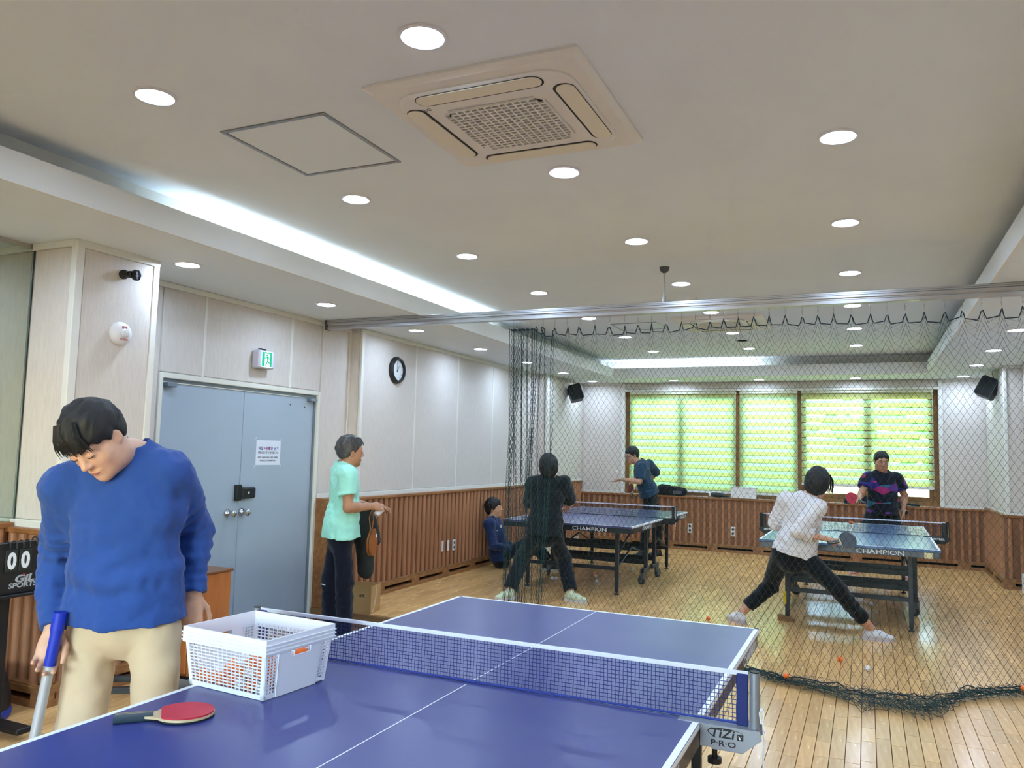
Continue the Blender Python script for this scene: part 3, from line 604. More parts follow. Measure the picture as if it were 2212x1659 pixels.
# ================================================================ TABLES
mTopA = mat('table_top_blue', (52,60,122), .3, var=.05, vscale=2, rvar=.05, spec=.55)
mTopB = mat('table_top_slate', (70,76,120), .3, var=.05, vscale=2, rvar=.05, spec=.6)
mTopC = mat('table_top_blue_sheen', (78,110,150), .25, var=.05, vscale=2, spec=.6)  # blue top, lightened in colour for the window's reflection
mLine = mat('table_line_white', (238,240,240), .45, var=.01)
mApA, mApC = mat('apron_black', (26,28,36), .4, var=.1), mat('apron_grey', (96,100,106), .4, metal=.3)
mFrm, mFrmC = mat('frame_navy', (22,28,40), .4, var=.1), mat('frame_grey', (58,62,66), .4, metal=.2)
mRub = mat('caster_rubber', (52,54,56), .6); mLet = mat('white_lettering', (230,232,235), .5)
def caster(parent, x, y, ang, fm):
    M = Matrix.Translation((x,y,0)) @ Matrix.Rotation(ang,4,'Z')
    c = O('caster_fork', B().bev(-.03,-.018,.075,.03,.018,.16,.006).bev(-.01,-.022,.04,.045,-.016,.11,.003).bev(-.01,.016,.04,.045,.022,.11,.003).cyl((-.01,0,.15),(-.01,0,.19),.012,n=10).xf(M), mat('caster_grey', (110,112,112), .4, metal=.4), parent)
    O('wheel', B().lathe([(.012,-.013),(.038,-.014),(.05,-.011),(.05,.011),(.038,.014),(.012,.013)],(.02,0,.05),(0,1,0),24).xf(M), mRub, c, True)
    O('hub', B().lathe([(0,-.0155),(.02,-.0155),(.022,.0155),(0,.0155)],(.02,0,.05),(0,1,0),16).xf(M), mat('hub_grey', (150,152,150), .4), c)
def table(label, loc, rz, top, ap, fm, letters_near=True, grp='table tennis tables'):
    t = thing('table_tennis_table', label, 'table', loc, rz, grp); W2, L2, H = .7625, 1.37, .76
    for s in (-1,1):
        a, b_ = (0.0015,L2) if s > 0 else (-L2,-.0015)
        tp_ = O('tabletop_half', B().bev(-W2,a,H-.022,W2,b_,H,.0015), top, t)
        z0, z1 = H, H+.0006
        e0 = a if s > 0 else a; yo = (L2-.02,L2) if s > 0 else (-L2,-L2+.02)
        O('end_line', B().box(-W2+.0015,yo[0],z0,W2-.0015,yo[1]-.0015*s,z1), mLine, tp_)
        for q in (-1,1): O('side_line', B().box(*( (-W2+.0015,a+.001,z0,-W2+.02,b_-.001,z1) if q < 0 else (W2-.02,a+.001,z0,W2-.0015,b_-.001,z1))), mLine, tp_)
        O('centre_line', B().box(-.0016,a+.001,z0,.0016,b_-.02,z1+.0001), mLine, tp_)
        for q in (-1,1): O('edge_line', B().box(*((-W2-.0006,a+.001,H-.016,-W2,b_-.001,H-.001) if q < 0 else (W2,a+.001,H-.016,W2+.0006,b_-.001,H-.001))), mLine, tp_)
        # apron
        y_e = s*(L2-.012)
        ap_ = O('apron', B().bev(-W2+.008,min(y_e,y_e-s*.03),H-.075,W2-.008,max(y_e,y_e-s*.03),H-.022,.003).bev(-W2+.004,a+.01 if s > 0 else a+.03,H-.075,-W2+.03,b_-.03 if s > 0 else b_-.01,H-.022,.003).bev(W2-.03,a+.01 if s > 0 else a+.03,H-.075,W2-.004,b_-.03 if s > 0 else b_-.01,H-.022,.003), ap, t)
        if letters_near:
            yl = s*(L2-.0115); O('lettering', text_b('CHAMPION', .056, (.28*(-s),yl,H-.05), (-s,0,0), (0,0,1), .0008, .0004, sx=1.35), mLet, ap_)
            O('lettering', text_b('CHAMPION', .056, (W2-.0035,s*1.1 if s > 0 else -.75,H-.05), (0,1,0), (0,0,1), .0008, .0004, sx=1.35), mLet, ap_)
            O('lettering', text_b('CHAMPION', .056, (-W2+.0035,s*1.0,H-.05), (0,-1,0), (0,0,1), .0008, .0004, sx=1.35), mLet, ap_)
        # folding end legs
        for q in (-1,1):
            lg = O('leg', B().bev(q*.53-.02,s*1.14-.02,.03,q*.53+.02,s*1.14+.02,H-.03,.004), fm, t)
            O('foot', B().lathe([(.012,.05),(.012,.02),(.026,.014),(.026,0),(0,0)],(q*.53,s*1.14,0),(0,0,1),14), mRub, lg, True)
            O('brace', B().tube([(q*.53,s*1.12,.42),(q*.56,s*.62,.70)],.011,8), fm, t)
        O('crossbar', B().bev(-.53,s*1.14-.012,.26,.53,s*1.14+.012,.30,.004), fm, t)
        # middle carriage
        for q in (-1,1):
            O('post', B().bev(q*.60-.02,s*.19-.03,.14,q*.60+.02,s*.19+.03,H-.03,.004), fm, t)
            O('runner', B().bev(q*.60-.022,min(s*.06,s*.36),.14,q*.60+.022,max(s*.06,s*.36),.19,.006), fm, t)
            caster(t, q*.60, s*.33, .4*q+(.8 if s > 0 else 2.2), fm)
            O('stay', B().tube([(q*.58,s*.2,.36),(q*.54,s*.62,.46),(q*.53,s*1.1,.30)],.012,8), fm, t)
        O('beam', B().bev(-.58,s*.19-.016,.22,.58,s*.19+.016,.275,.004).bev(-.58,s*.19-.016,.37,.58,s*.19+.016,.425,.004), fm, t)
    return t
T1 = table('large blue table tennis table in the foreground', (0,-1.37,0), 0, mTopA, mApA, mBlackM)
T2 = table('slate blue table tennis table with black legs at the left behind the net', (-1.807,5.843,0), -.009, mTopB, mApA, mFrm)
T3 = table('table tennis table, light blue with window reflection in its colour, with grey legs at the right behind the net', (1.05,5.484,0), -.0104, mTopC, mApC, mFrmC)
# foreground table: maker's mark on the near right apron, yellow sticker block on the right far table
O('lettering', text_b('GIL', .07, (.7590,-.28-.05,.706), (0,1,0), (0,0,1), .0008, .001, sx=1.2), mLet, T1)
O('corner_plate', B().bev(.63,-1.395,.685,.70,-1.383,.735,.003), mat('sticker_cream', (214,204,160), .5), T3)
wd_ = thing('wooden_wedge', 'small wooden wedge under the left leg of the light blue table', 'wedge', (.505,4.255,0), -.1)
O('plank_piece', B().prism([(-.07,0),(.07,0),(.07,.012),(-.07,.05)],(0,.05,0),(1,0,0),(0,0,1),(0,-.1,0)), mat('wedge_wood', (150,110,62), .6), wd_)
O('sticker', B().bev(.47,4.3235,.14,.50,4.325,.26,.0005), mat('yellow_sticker', (226,206,40), .5), None); tag(bpy.data.objects['sticker'], 'yellow warning sticker on the left leg of the light blue table', 'sticker')
# ================================================================ TABLE NETS
def net_mesh(wx, wz0, wz1, nx, nz, r, mt, wob=.0012):
    b = B(); k = 6
    for i in range(nx+1):
        x = -wx+2*wx*i/nx; ph = random.random()*6
        b.tube([(x+wob*math.sin(ph+j*1.9)*(0 if j in (0,k) else 1), wob*1.5*math.sin(ph*1.3+j), wz0+(wz1-wz0)*j/k) for j in range(k+1)], r, 3, caps=False)
    for j in range(nz+1):
        z = wz0+(wz1-wz0)*j/nz; ph = random.random()*6
        b.tube([(-wx+2*wx*i/40, wob*math.sin(ph+i), z+wob*.5*math.sin(ph+i*.9)) for i in range(41)], r, 3, caps=False)
    return b.mesh('net_mesh', mt)
mNetB, mNetK, mTape = mat('net_cord_blue', (28,40,110), .7), mat('net_cord_dark', (26,30,50), .7), mat('net_tape', (216,218,230), .7, var=.03, bump=.2)
mBlueCloth = mat('net_sleeve_blue', (22,36,104), .7, var=.08)
mGreyM = mat('post_grey', (150,154,162), .35, metal=.5, var=.03)
def net_set(label, loc, rz, cord, post, detail):
    t = thing('table_net', label, 'net', loc, rz, 'table nets')
    m = net_mesh(.862,.008,.142,138 if detail else 120,11,.0011 if detail else .0014,cord); o = O('net_mesh', m, parent=t); o['kind'] = 'stuff'
    O('top_tape', B().bev(-.895,-.003,.140,.895,.003,.153,.001), mTape, t); O('bottom_cord', B().tube([(-.87,0,.006),(0,0,.004),(.87,0,.006)],.0035,6), mat('bottom_band_blue', (30,52,140), .6) if detail else cord, t)
    for s in (-1,1):
        O('net_sleeve', B().bev(min(s*.862,s*.895),-.006,.0,max(s*.862,s*.895),.006,.146,.003), mBlueCloth if post is not mBlackM else mBlackP, t)
        p = O('net_post', B().cyl((s*.9125,0,-.012),(s*.9125,0,.152),.015,n=20), post, t, True); O('post_cap', B().cyl((s*.9125,0,.152),(s*.9125,0,.156),.013,n=20), mBlackP, p)
        poly = [(.700,.0012),(.930,.0012),(.936,-.022),(.884,-.066),(.80,-.066),(.796,-.062),(.765,-.062),(.765,-.0008),(.700,-.0008)]
        pl = B().prism([(s*a,z) for a, z in (poly if s > 0 else poly[::-1])],(0,-.036,0),(1,0,0),(0,0,1),(0,.004,0)).bev(min(s*.70,s*.92),-.034,-.0004,max(s*.70,s*.92),.034,.0012,.0004).prism([(s*a,z) for a, z in (poly if s > 0 else poly[::-1])],(0,.032,0),(1,0,0),(0,0,1),(0,.004,0))
        br = O('clamp_bracket', pl, post, t); O('clamp_screw', B().cyl((s*.80,0,-.06),(s*.80,0,-.10),.008,n=10).cyl((s*.80,0,-.10),(s*.80,0,-.115),.02,n=14), mBlackP, t)
        if detail: br['label'] = 'grey metal clamp bracket'
    return t
N1 = net_set('blue net with white tape and grey posts across the foreground table', (0,-1.37,.7608), 0, mNetB, mGreyM, True)
N2 = net_set('dark net with black posts on the slate blue table at the left', (-1.807,5.843,.7608), -.009, mNetK, mBlackM, False)
N3 = net_set('blue sleeved net with black posts on the light blue table at the right', (1.05,5.484,.7608), -.0104, mNetK, mBlackM, False)
mBlk = mat('black_print', (16,16,18), .5)
O('lettering', text_b('TiZi', .034, (.826,-.0365,-.0205), (1,0,0), (0,0,1), .0004, .0007, sx=1.2, shear=.15), mBlk, N1); O('lettering', text_b('P·R·O', .021, (.830,-.0365,-.0475), (1,0,0), (0,0,1), .0004, .0004, sx=1.4), mBlk, N1)
O('emblem', B().prism(rrect(.0085,.0085,.002,3),(.877,-.0366,-.0235),(1,0,0),(0,0,1),(0,-.0005,0)), mBlk, N1); O('emblem_leaf', B().prism([(-.005,.004),(-.001,.001),(-.0005,-.005),(.001,.0),(.006,.004),(.0015,-.001),(.001,-.006),(-.002,-.006)],(.877,-.0372,-.0225),(1,0,0),(0,0,1),(0,-.0003,0)), mLet, N1)
O('swoosh', B().tube([(.792+.06*(1-math.cos(a))*.75-.012*math.sin(a*2),-.0367,-.0235+.018*math.sin(a)) for a in [k*PI*1.15/14-.5 for k in range(15)]],[.0012]*8+[.001,.0008,.0006,.0005,.0004,.0003,.0002],4), mBlk, N1)
O('pull_string', B().tube([(.932,-.012,.06),(.927,-.014,.045),(.931,-.016,.02),(.938,-.016,.028),(.938,-.014,.05),(.932,-.012,.06)],.0022,6).tube([(.936,-.015,.022),(.939,-.014,-.03),(.936,-.012,-.07),(.938,-.012,-.13),(.937,-.010,-.2)],.0024,6), mat('string_white', (226,226,232), .7), N1)
O('string_ring', B().tube([(.937+.012*math.cos(a),-.012,-.118+.012*math.sin(a)) for a in [k*PI/8 for k in range(16)]],.0009,5,closed=True), mChrome, N1)
for N_, xo in ((N2,.9),(N3,None)):
    O('pull_string', B().tube([(.915,-.02,.15),(.917,-.022,.02),(.914,-.02,-.12)],.0022,6), mLet if N_ is N2 else mat('string_yellow', (196,190,120), .6), N_)
for s in (-1,1): O('lettering', text_b('BETREL', .026, (s*.83,-.0375,-.018), (1,0,0), (0,0,1), .0004, .0008, sx=1.2), mLet, N3)
# ================================================================ BASKET, PADDLE, BALLS
mBask = mat('basket_plastic', (230,232,240), .4, var=.015, spec=.5, sss=0)
bk = thing('plastic_basket', 'white perforated plastic basket of balls on the foreground table', 'basket', (-.605,-1.700,.7612), math.radians(-4.6))
bw, bd, bh = .180, .148, .172      # half sizes at rim level
def taper(x, y, z): k = .895+.105*min(1, max(0, z/bh)); return (x*k, y*k, z)
def grid_wall(p0, p1, nrm, z0, z1, nx, nz, t=.0035, bar=.0034):
    """perforated wall between two bottom corners"""
    b = B(); p0 = Vector((*p0,0)); p1 = Vector((*p1,0)); u = (p1-p0); L_ = u.length; u /= L_; n = Vector((*nrm,0))
    def bx(a0, a1, za, zb):
        V = [p0+u*a0-n*t/2, p0+u*a1-n*t/2, p0+u*a1+n*t/2, p0+u*a0+n*t/2]
        b.add([(v.x,v.y,za) for v in V]+[(v.x,v.y,zb) for v in V],[(0,3,2,1),(4,5,6,7),(0,1,5,4),(1,2,6,5),(2,3,7,6),(3,0,4,7)])
    for i in range(nx+1): a = (L_-bar)*i/nx; bx(a, a+bar, z0, z1)
    for j in range(nz+1):
        z = z0+(z1-z0-bar)*j/nz; bx(0, L_, z, z+bar)
    return b
rim0 = bh-.036
fb = grid_wall((-bw+.012,-bd),(bw-.012,-bd),(0,-1),.012,rim0,17,12); fb.box(-bw,-bd-.002,0,-bw+.013,-bd+.002,rim0).box(bw-.013,-bd-.002,0,bw,-bd+.002,rim0).box(-bw,-bd-.002,0,bw,-bd+.002,.013)
O('front_wall', fb.fn(taper), mBask, bk)
fb = grid_wall((-bw+.012,bd),(bw-.012,bd),(0,1),.012,rim0+.01,17,12); fb.box(-bw,bd-.002,0,-bw+.013,bd+.002,rim0).box(bw-.013,bd-.002,0,bw,bd+.002,rim0)
O('rear_wall', fb.fn(taper), mBask, bk)
for s in (-1,1):
    b = grid_wall((s*bw,-bd+.006),(s*bw,-bd+.05),(1,0),.012,rim0,3,12); g2 = grid_wall((s*bw,bd-.05),(s*bw,bd-.006),(1,0),.02,rim0,3,12); b.add(g2.v, g2.f)
    b.box(s*bw-.002,-bd,0,s*bw+.002,-bd+.008,rim0).box(s*bw-.002,bd-.008,0,s*bw+.002,bd,rim0).box(s*bw-.002,-bd,0,s*bw+.002,-bd+.055,.013)
    xs = s*(bw+.006)
    # solid middle panel with the hand hole left open
    b.box(min(xs,xs-s*.004),-bd+.052,0.0,max(xs,xs-s*.004),bd-.052,.115).box(min(xs,xs-s*.004),-bd+.052,.115,max(xs,xs-s*.004),-.045,rim0).box(min(xs,xs-s*.004),.045,.115,max(xs,xs-s*.004),bd-.052,rim0)
    b.box(min(s*bw-.002*s,xs),-bd+.05,0,max(s*bw-.002*s,xs),-bd+.054,rim0).box(min(s*bw-.002*s,xs),bd-.054,0,max(s*bw-.002*s,xs),bd-.05,rim0)
    O('side_wall', b.fn(taper), mBask, bk)
b = B().box(-bw,-bd,.002,bw,bd,.006); O('base', b.fn(taper), mBask, bk)
def rim_ring(z0, z1, off, t):
    b = B(); q = []
    for zz in (z0, z1):
        for o_ in (off, off-t):
            q.append([(sx*(bw+o_), sy*(bd+o_), zz) for sx, sy in ((-1,-1),(1,-1),(1,1),(-1,1))])
    V = sum(q, []); F = []
    for i in range(4):
        j = (i+1)%4
        F += [(i,j,8+j,8+i),(4+j,4+i,12+i,12+j),(8+i,8+j,12+j,12+i),(j,i,4+i,4+j)]
    return b.add(V, F)
rr_ = rim_ring(rim0-.002,bh,.004,.005)
rr_.fn(lambda x,y,z:(x,y,z+(.010 if abs(x) > bw-.03 and abs(y) > bd-.03 and z > bh-.002 else 0)))
O('rim', rr_, mBask, bk)
for k in range(3): O('rim_rib', rim_ring(rim0+.004+.0115*k,rim0+.0075+.0115*k,.0075,.005), mBask, bk)
mOr, mWh = mat('ball_orange', (255,122,40), .45, var=.03), mat('ball_white', (236,236,238), .45, var=.02)
ball = {k: B().ball((0,0,0),.02,18,12).mesh('ball', m_, True, 180) for k, m_ in (('o',mOr),('w',mWh))}
def put_ball(p, k, label, group): return tag(O('ball', ball[k], loc=p), label, 'ball', group)
Mb = Matrix.Translation((-.605,-1.700,.7612)) @ Matrix.Rotation(math.radians(-4.6),4,'Z')
cnt = 0
for lay in range(3):
    for i in range(7):
        for j in range(6):
            x_ = -.136+.0445*i+(.022 if (j+lay)%2 else 0); y_ = -.108+.0405*j+(.015 if lay == 1 else 0); z_ = .027+.036*lay
            if abs(x_) > .136+.006*lay or abs(y_) > .110+.005*lay: continue
            if lay == 1 and x_ < -.06-.02*math.sin(j*2): continue
            if lay == 2 and (x_ < .0 or y_ > .06 or random.random() < .15): continue
            k = 'o' if random.random() < (.68 if lay < 2 else .55) else 'w'; p = Mb @ Vector((x_+random.uniform(-.001,.001), y_+random.uniform(-.0005,.0005), z_))
            put_ball(p, k, 'orange table tennis ball heaped in the white basket' if k == 'o' else 'white table tennis ball heaped in the white basket', 'balls in the basket'); cnt += 1
# balls on the floor and in the air: (x, y, z, colour, label)
for (x_,y_,z_,k,lb) in ((-.151,3.854,.0205,'o','orange ball on the floor just beyond the foreground table corner'),(1.014,2.855,.0205,'o','orange ball on the shiny floor below the lunging player'),(1.203,2.668,.0205,'w','white ball on the floor beside the orange one behind the net'),
    (.70,2.0,.06,'o','orange ball caught on the heaped green net near the foreground table'),(2.143,2.5,.055,'o','orange ball caught on the green net at the right edge'),
    (-2.255,5.26,.0205,'w','white ball, left one of the touching pair under the slate blue table'),(-2.212,5.27,.0205,'w','white ball, right one of the touching pair under the slate blue table'),(-1.86,5.72,.0205,'w','white ball right behind an orange one under the slate blue table'),(-1.716,5.324,.0205,'w','white ball nearest the viewer under the slate blue table'),
    (-1.93,5.83,.0205,'o','orange ball beside a white ball under the slate blue table'),(-2.36,6.33,.0205,'o','orange ball far back under the left half of the slate blue table'),(-2.05,6.42,.0205,'o','orange ball far back in the middle under the slate blue table'),(-1.60,6.44,.0205,'w','white ball far back under the right half of the slate blue table'),
    (1.243,5.545,.0205,'w','white ball on the floor under the light blue table'),(.40,5.2,.0205,'w','white ball beside the left casters of the light blue table')):
    put_ball((x_,y_,z_), k, lb, 'loose balls on the floor')
# ---- paddle builder (lies in local XY, handle along -X, grows in +Z)
def paddle(name, label, M, rub, hand, penhold=False, grp=None):
    t = thing(name, label, 'paddle', group=grp); t.matrix_world = M
    def outline(s, e=0):
        P = []
        for k in range(36):
            a = 2*PI*k/36; x = .079*math.cos(a); y = .0755*math.sin(a); P.append((x+.0, y))
        P = [(x+e*(x/.079), y+e*(y/.0755)) for x, y in P]
        return P
    bl = outline(1); wood = mat('paddle_wood', (214,196,158), .5, col2=(190,168,126), vscale=8, stretch=(1,10,10))
    O('blade', B().prism(bl,(0,0,-.003),(1,0,0),(0,1,0),(0,0,.006)).prism([(-.105,-.014),(-.066,-.037),(-.066,.037),(-.105,.014)],(0,0,-.0029),(1,0,0),(0,1,0),(0,0,.0058)), wood, t)
    ru = [(max(x,-.062), y) for x, y in outline(1,-.0015)]
    O('rubber', B().prism(ru,(0,0,.003),(1,0,0),(0,1,0),(0,0,.0045)), rub, t); O('rubber', B().prism(ru,(0,0,-.0075),(1,0,0),(0,1,0),(0,0,.0045)), mat('rubber_black', (28,29,32), .6, var=.05), t)
    hd = O('handle', B().prism(rrect(.0115,.0145,.006,3),(-.082,0,0),(0,0,1),(0,1,0),(-.10,0,0)), hand, t, True); 
    for y_ in (-.005,.005): O('handle_stripe', B().box(-.178,y_-.001,.0116,-.085,y_+.001,.0119), wood, hd)
    return t
mRedR, mTeal = mat('rubber_red', (184,36,56), .55, var=.06, vscale=30, bump=.1, bscale=500), mat('handle_teal', (46,62,72), .4, var=.1)
paddle('paddle', 'red table tennis paddle with dark handle lying on the foreground table', Matrix.Translation((-.553,-2.052,.7700)) @ Matrix.Rotation(math.radians(47),4,'Z') @ Matrix.Rotation(math.radians(.9),4,'Y'), mRedR, mTeal)
# ================================================================ PEOPLE (implicit surfaces, meshed with surface nets)
_lat = RNG.random((32,32,32)).astype(np.float32)
def vnoise(X, Y, Z, f, seed=0):
    X, Y, Z = np.broadcast_arrays(X*f+seed*3.7+50, Y*f+seed*1.3+50, Z*f+seed*7.1+50)
    ix, iy, iz = np.floor(X).astype(int), np.floor(Y).astype(int), np.floor(Z).astype(int)
    fx, fy, fz = X-ix, Y-iy, Z-iz; fx = fx*fx*(3-2*fx); fy = fy*fy*(3-2*fy); fz = fz*fz*(3-2*fz)
    g = lambda a, b, c: _lat[(ix+a)&31, (iy+b)&31, (iz+c)&31]
    l0 = (g(0,0,0)*(1-fx)+g(1,0,0)*fx)*(1-fy)+(g(0,1,0)*(1-fx)+g(1,1,0)*fx)*fy
    l1 = (g(0,0,1)*(1-fx)+g(1,0,1)*fx)*(1-fy)+(g(0,1,1)*(1-fx)+g(1,1,1)*fx)*fy
    return (l0*(1-fz)+l1*fz)*2-1
class Field:
    def __init__(s, lo, hi, h):
        s.lo = np.array(lo, float); s.h = h; s.n = np.ceil((np.array(hi)-s.lo)/h).astype(int)+2
        s.a = np.full(s.n, .2, np.float32)
    def sub(s, lo, hi):
        i0 = np.clip(np.floor((np.array(lo)-s.lo)/s.h).astype(int), 0, s.n-1); i1 = np.clip(np.ceil((np.array(hi)-s.lo)/s.h).astype(int)+1, 1, s.n)
        if (i1 <= i0).any(): return None
        ax = [(s.lo[k]+s.h*np.arange(i0[k], i1[k])).astype(np.float32) for k in range(3)]
        return tuple(slice(i0[k], i1[k]) for k in range(3)), ax[0][:,None,None], ax[1][None,:,None], ax[2][None,None,:]
    def op(s, pr, k=.02, mode='add'):
        lo, hi, fn = pr; q = s.sub(np.array(lo)-k-.02, np.array(hi)+k+.02)
        if q is None: return s
        sl, X, Y, Z = q; d = fn(X, Y, Z).astype(np.float32); a = s.a[sl]
        if mode == 'add':
            h = np.maximum(k-np.abs(a-d), 0)/max(k,1e-6); s.a[sl] = np.minimum(a, d)-h*h*k/4
        else:
            d = -d; h = np.maximum(k-np.abs(a-d), 0)/max(k,1e-6); s.a[sl] = np.maximum(a, d)+h*h*k/4
        return s
    def cut(s, p, n):       # keep the side n points away from
        p = np.array(p, float); n = np.array(n, float); n /= np.linalg.norm(n)
        ax = [(s.lo[k]+s.h*np.arange(s.n[k])).astype(np.float32) for k in range(3)]
        s.a = np.maximum(s.a, (ax[0][:,None,None]-p[0])*n[0]+(ax[1][None,:,None]-p[1])*n[1]+(ax[2][None,None,:]-p[2])*n[2]); return s
    def wrinkle(s, amp, f, seed=0, aniso=(1,1,1)):
        m = np.abs(s.a) < .03; I = np.argwhere(m); P = s.lo+I*s.h
        s.a[m] += amp*vnoise(P[:,0]*aniso[0], P[:,1]*aniso[1], P[:,2]*aniso[2], f, seed).astype(np.float32); return s
    def folds(s, a, b, amp, n, rad=.13, seed=0):
        """ring-shaped creases along a limb"""
        a = np.array(a, float); d = np.array(b, float)-a; L2 = d@d; I = np.argwhere(np.abs(s.a) < .03); P = s.lo+I*s.h-a; t = (P@d)/L2; r = np.linalg.norm(P-np.clip(t,0,1)[:,None]*d, axis=1)
        m = (t > -.05) & (t < 1.05) & (r < rad); I, P, t = I[m], P[m]+a, t[m]; q = vnoise(P[:,0],P[:,1],P[:,2],7,seed)
        s.a[I[:,0],I[:,1],I[:,2]] += (amp*np.sin(2*PI*n*t+4.5*q)*(.35+.65*np.clip(q+.5,0,1))*np.sin(PI*np.clip(t,0,1))**.5).astype(np.float32); return s
    def mesh(s, name, mt, base):
        a = s.a; a[0], a[-1], a[:,0], a[:,-1], a[:,:,0], a[:,:,-1] = .2, .2, .2, .2, .2, .2
        sg = a < 0; c = np.zeros(np.array(a.shape)-1, np.int8)
        for dx in (0,1):
            for dy in (0,1):
                for dz in (0,1): c += sg[dx:dx+c.shape[0], dy:dy+c.shape[1], dz:dz+c.shape[2]]
        act = (c > 0) & (c < 8); I = np.argwhere(act); idx = np.full(c.shape, -1, np.int32); idx[act] = np.arange(len(I))
        corner = np.array([(x,y,z) for x in (0,1) for y in (0,1) for z in (0,1)]); vals = np.stack([a[I[:,0]+q[0], I[:,1]+q[1], I[:,2]+q[2]] for q in corner], 1)
        P = np.zeros((len(I),3)); W = np.zeros(len(I))
        for i in range(8):
            for j in range(i+1, 8):
                if np.abs(corner[i]-corner[j]).sum() == 1:
                    m = (vals[:,i] < 0) != (vals[:,j] < 0); t = np.where(m, vals[:,i]/np.where(m, vals[:,i]-vals[:,j], 1), 0)
                    P += np.where(m[:,None], corner[i]+(corner[j]-corner[i])*t[:,None], 0); W += m
        V = s.lo+(I+P/W[:,None])*s.h-np.array(base); F = []
        for ax in range(3):
            o = [k for k in range(3) if k != ax]; A = sg.take(range(a.shape[ax]-1), ax); Bq = sg.take(range(1, a.shape[ax]), ax); E_ = np.argwhere(A != Bq)
            E_ = E_[(E_[:,o[0]] > 0) & (E_[:,o[1]] > 0)]; fl_ = A[E_[:,0], E_[:,1], E_[:,2]]
            q = []
            for d0, d1 in ((1,1),(0,1),(0,0),(1,0)):
                e = E_.copy(); e[:,o[0]] -= d0; e[:,o[1]] -= d1; q.append(idx[e[:,0], e[:,1], e[:,2]])
            q = np.stack(q, 1); fl_ = fl_ if ax != 1 else ~fl_; q[~fl_] = q[~fl_][:,::-1]; F.append(q)
        F = np.concatenate(F); F = F[(F >= 0).all(1)]
        me = bpy.data.meshes.new(name); me.vertices.add(len(V)); me.vertices.foreach_set('co', V.astype(np.float32).ravel())
        me.loops.add(len(F)*4); me.loops.foreach_set('vertex_index', F.astype(np.int32).ravel()); me.polygons.add(len(F)); me.polygons.foreach_set('loop_start', np.arange(0, len(F)*4, 4, dtype=np.int32))
        me.update(calc_edges=True); me.validate(); me.polygons.foreach_set('use_smooth', [True]*len(me.polygons)); me.materials.append(mt); return me
V3 = lambda p: np.array(p, float)
nrm = lambda v: V3(v)/max(1e-9, np.linalg.norm(v))
lerp = lambda a, b, t: V3(a)*(1-t)+V3(b)*t
def cone(a, b, ra, rb, cutb=False, cuta=False):
    """tapered capsule, optionally cut flat at an end"""
    a, b = V3(a), V3(b); d = b-a; L2 = max(1e-9, d@d); u = d/math.sqrt(L2); R = max(ra, rb)
    def fn(X, Y, Z):
        t = np.clip(((X-a[0])*d[0]+(Y-a[1])*d[1]+(Z-a[2])*d[2])/L2, 0, 1)
        r = np.sqrt((X-a[0]-t*d[0])**2+(Y-a[1]-t*d[1])**2+(Z-a[2]-t*d[2])**2)-(ra+(rb-ra)*t)
        if cutb: r = np.maximum(r, (X-b[0])*u[0]+(Y-b[1])*u[1]+(Z-b[2])*u[2])
        if cuta: r = np.maximum(r, -((X-a[0])*u[0]+(Y-a[1])*u[1]+(Z-a[2])*u[2]))
        return r
    return np.minimum(a, b)-R, np.maximum(a, b)+R, fn
def econe(a, b, ra, rb, lat, ratio):
    """tapered capsule with an elliptical section: full radius along lat, ratio*radius across"""
    a, b = V3(a), V3(b); u = nrm(b-a); l = nrm(V3(lat)-u*(V3(lat)@u)); f = np.cross(l, u); Lh = np.linalg.norm(b-a); R = max(ra, rb)
    def fn(X, Y, Z):
        x = (X-a[0])*l[0]+(Y-a[1])*l[1]+(Z-a[2])*l[2]; y = ((X-a[0])*f[0]+(Y-a[1])*f[1]+(Z-a[2])*f[2])/ratio; z = (X-a[0])*u[0]+(Y-a[1])*u[1]+(Z-a[2])*u[2]
        t = np.clip(z/Lh, 0, 1); return (np.sqrt(x*x+y*y+(z-t*Lh)**2)-(ra+(rb-ra)*t))*(.5+.5*ratio)
    return np.minimum(a, b)-R, np.maximum(a, b)+R, fn
def ell(c, r, fr):
    """ellipsoid with radii r along the rows of fr"""
    c = V3(c); r = V3(r); R = r.max(); rm = r.min()
    def fn(X, Y, Z):
        k = 0
        for i in range(3): q = ((X-c[0])*fr[i][0]+(Y-c[1])*fr[i][1]+(Z-c[2])*fr[i][2])/r[i]; k = k+q*q
        k = np.sqrt(k)+1e-6; return (k-1)*rm*(.6+.4*np.minimum(1, 1/k)) if rm/R > .5 else (k-1)*rm
    return c-R, c+R, fn
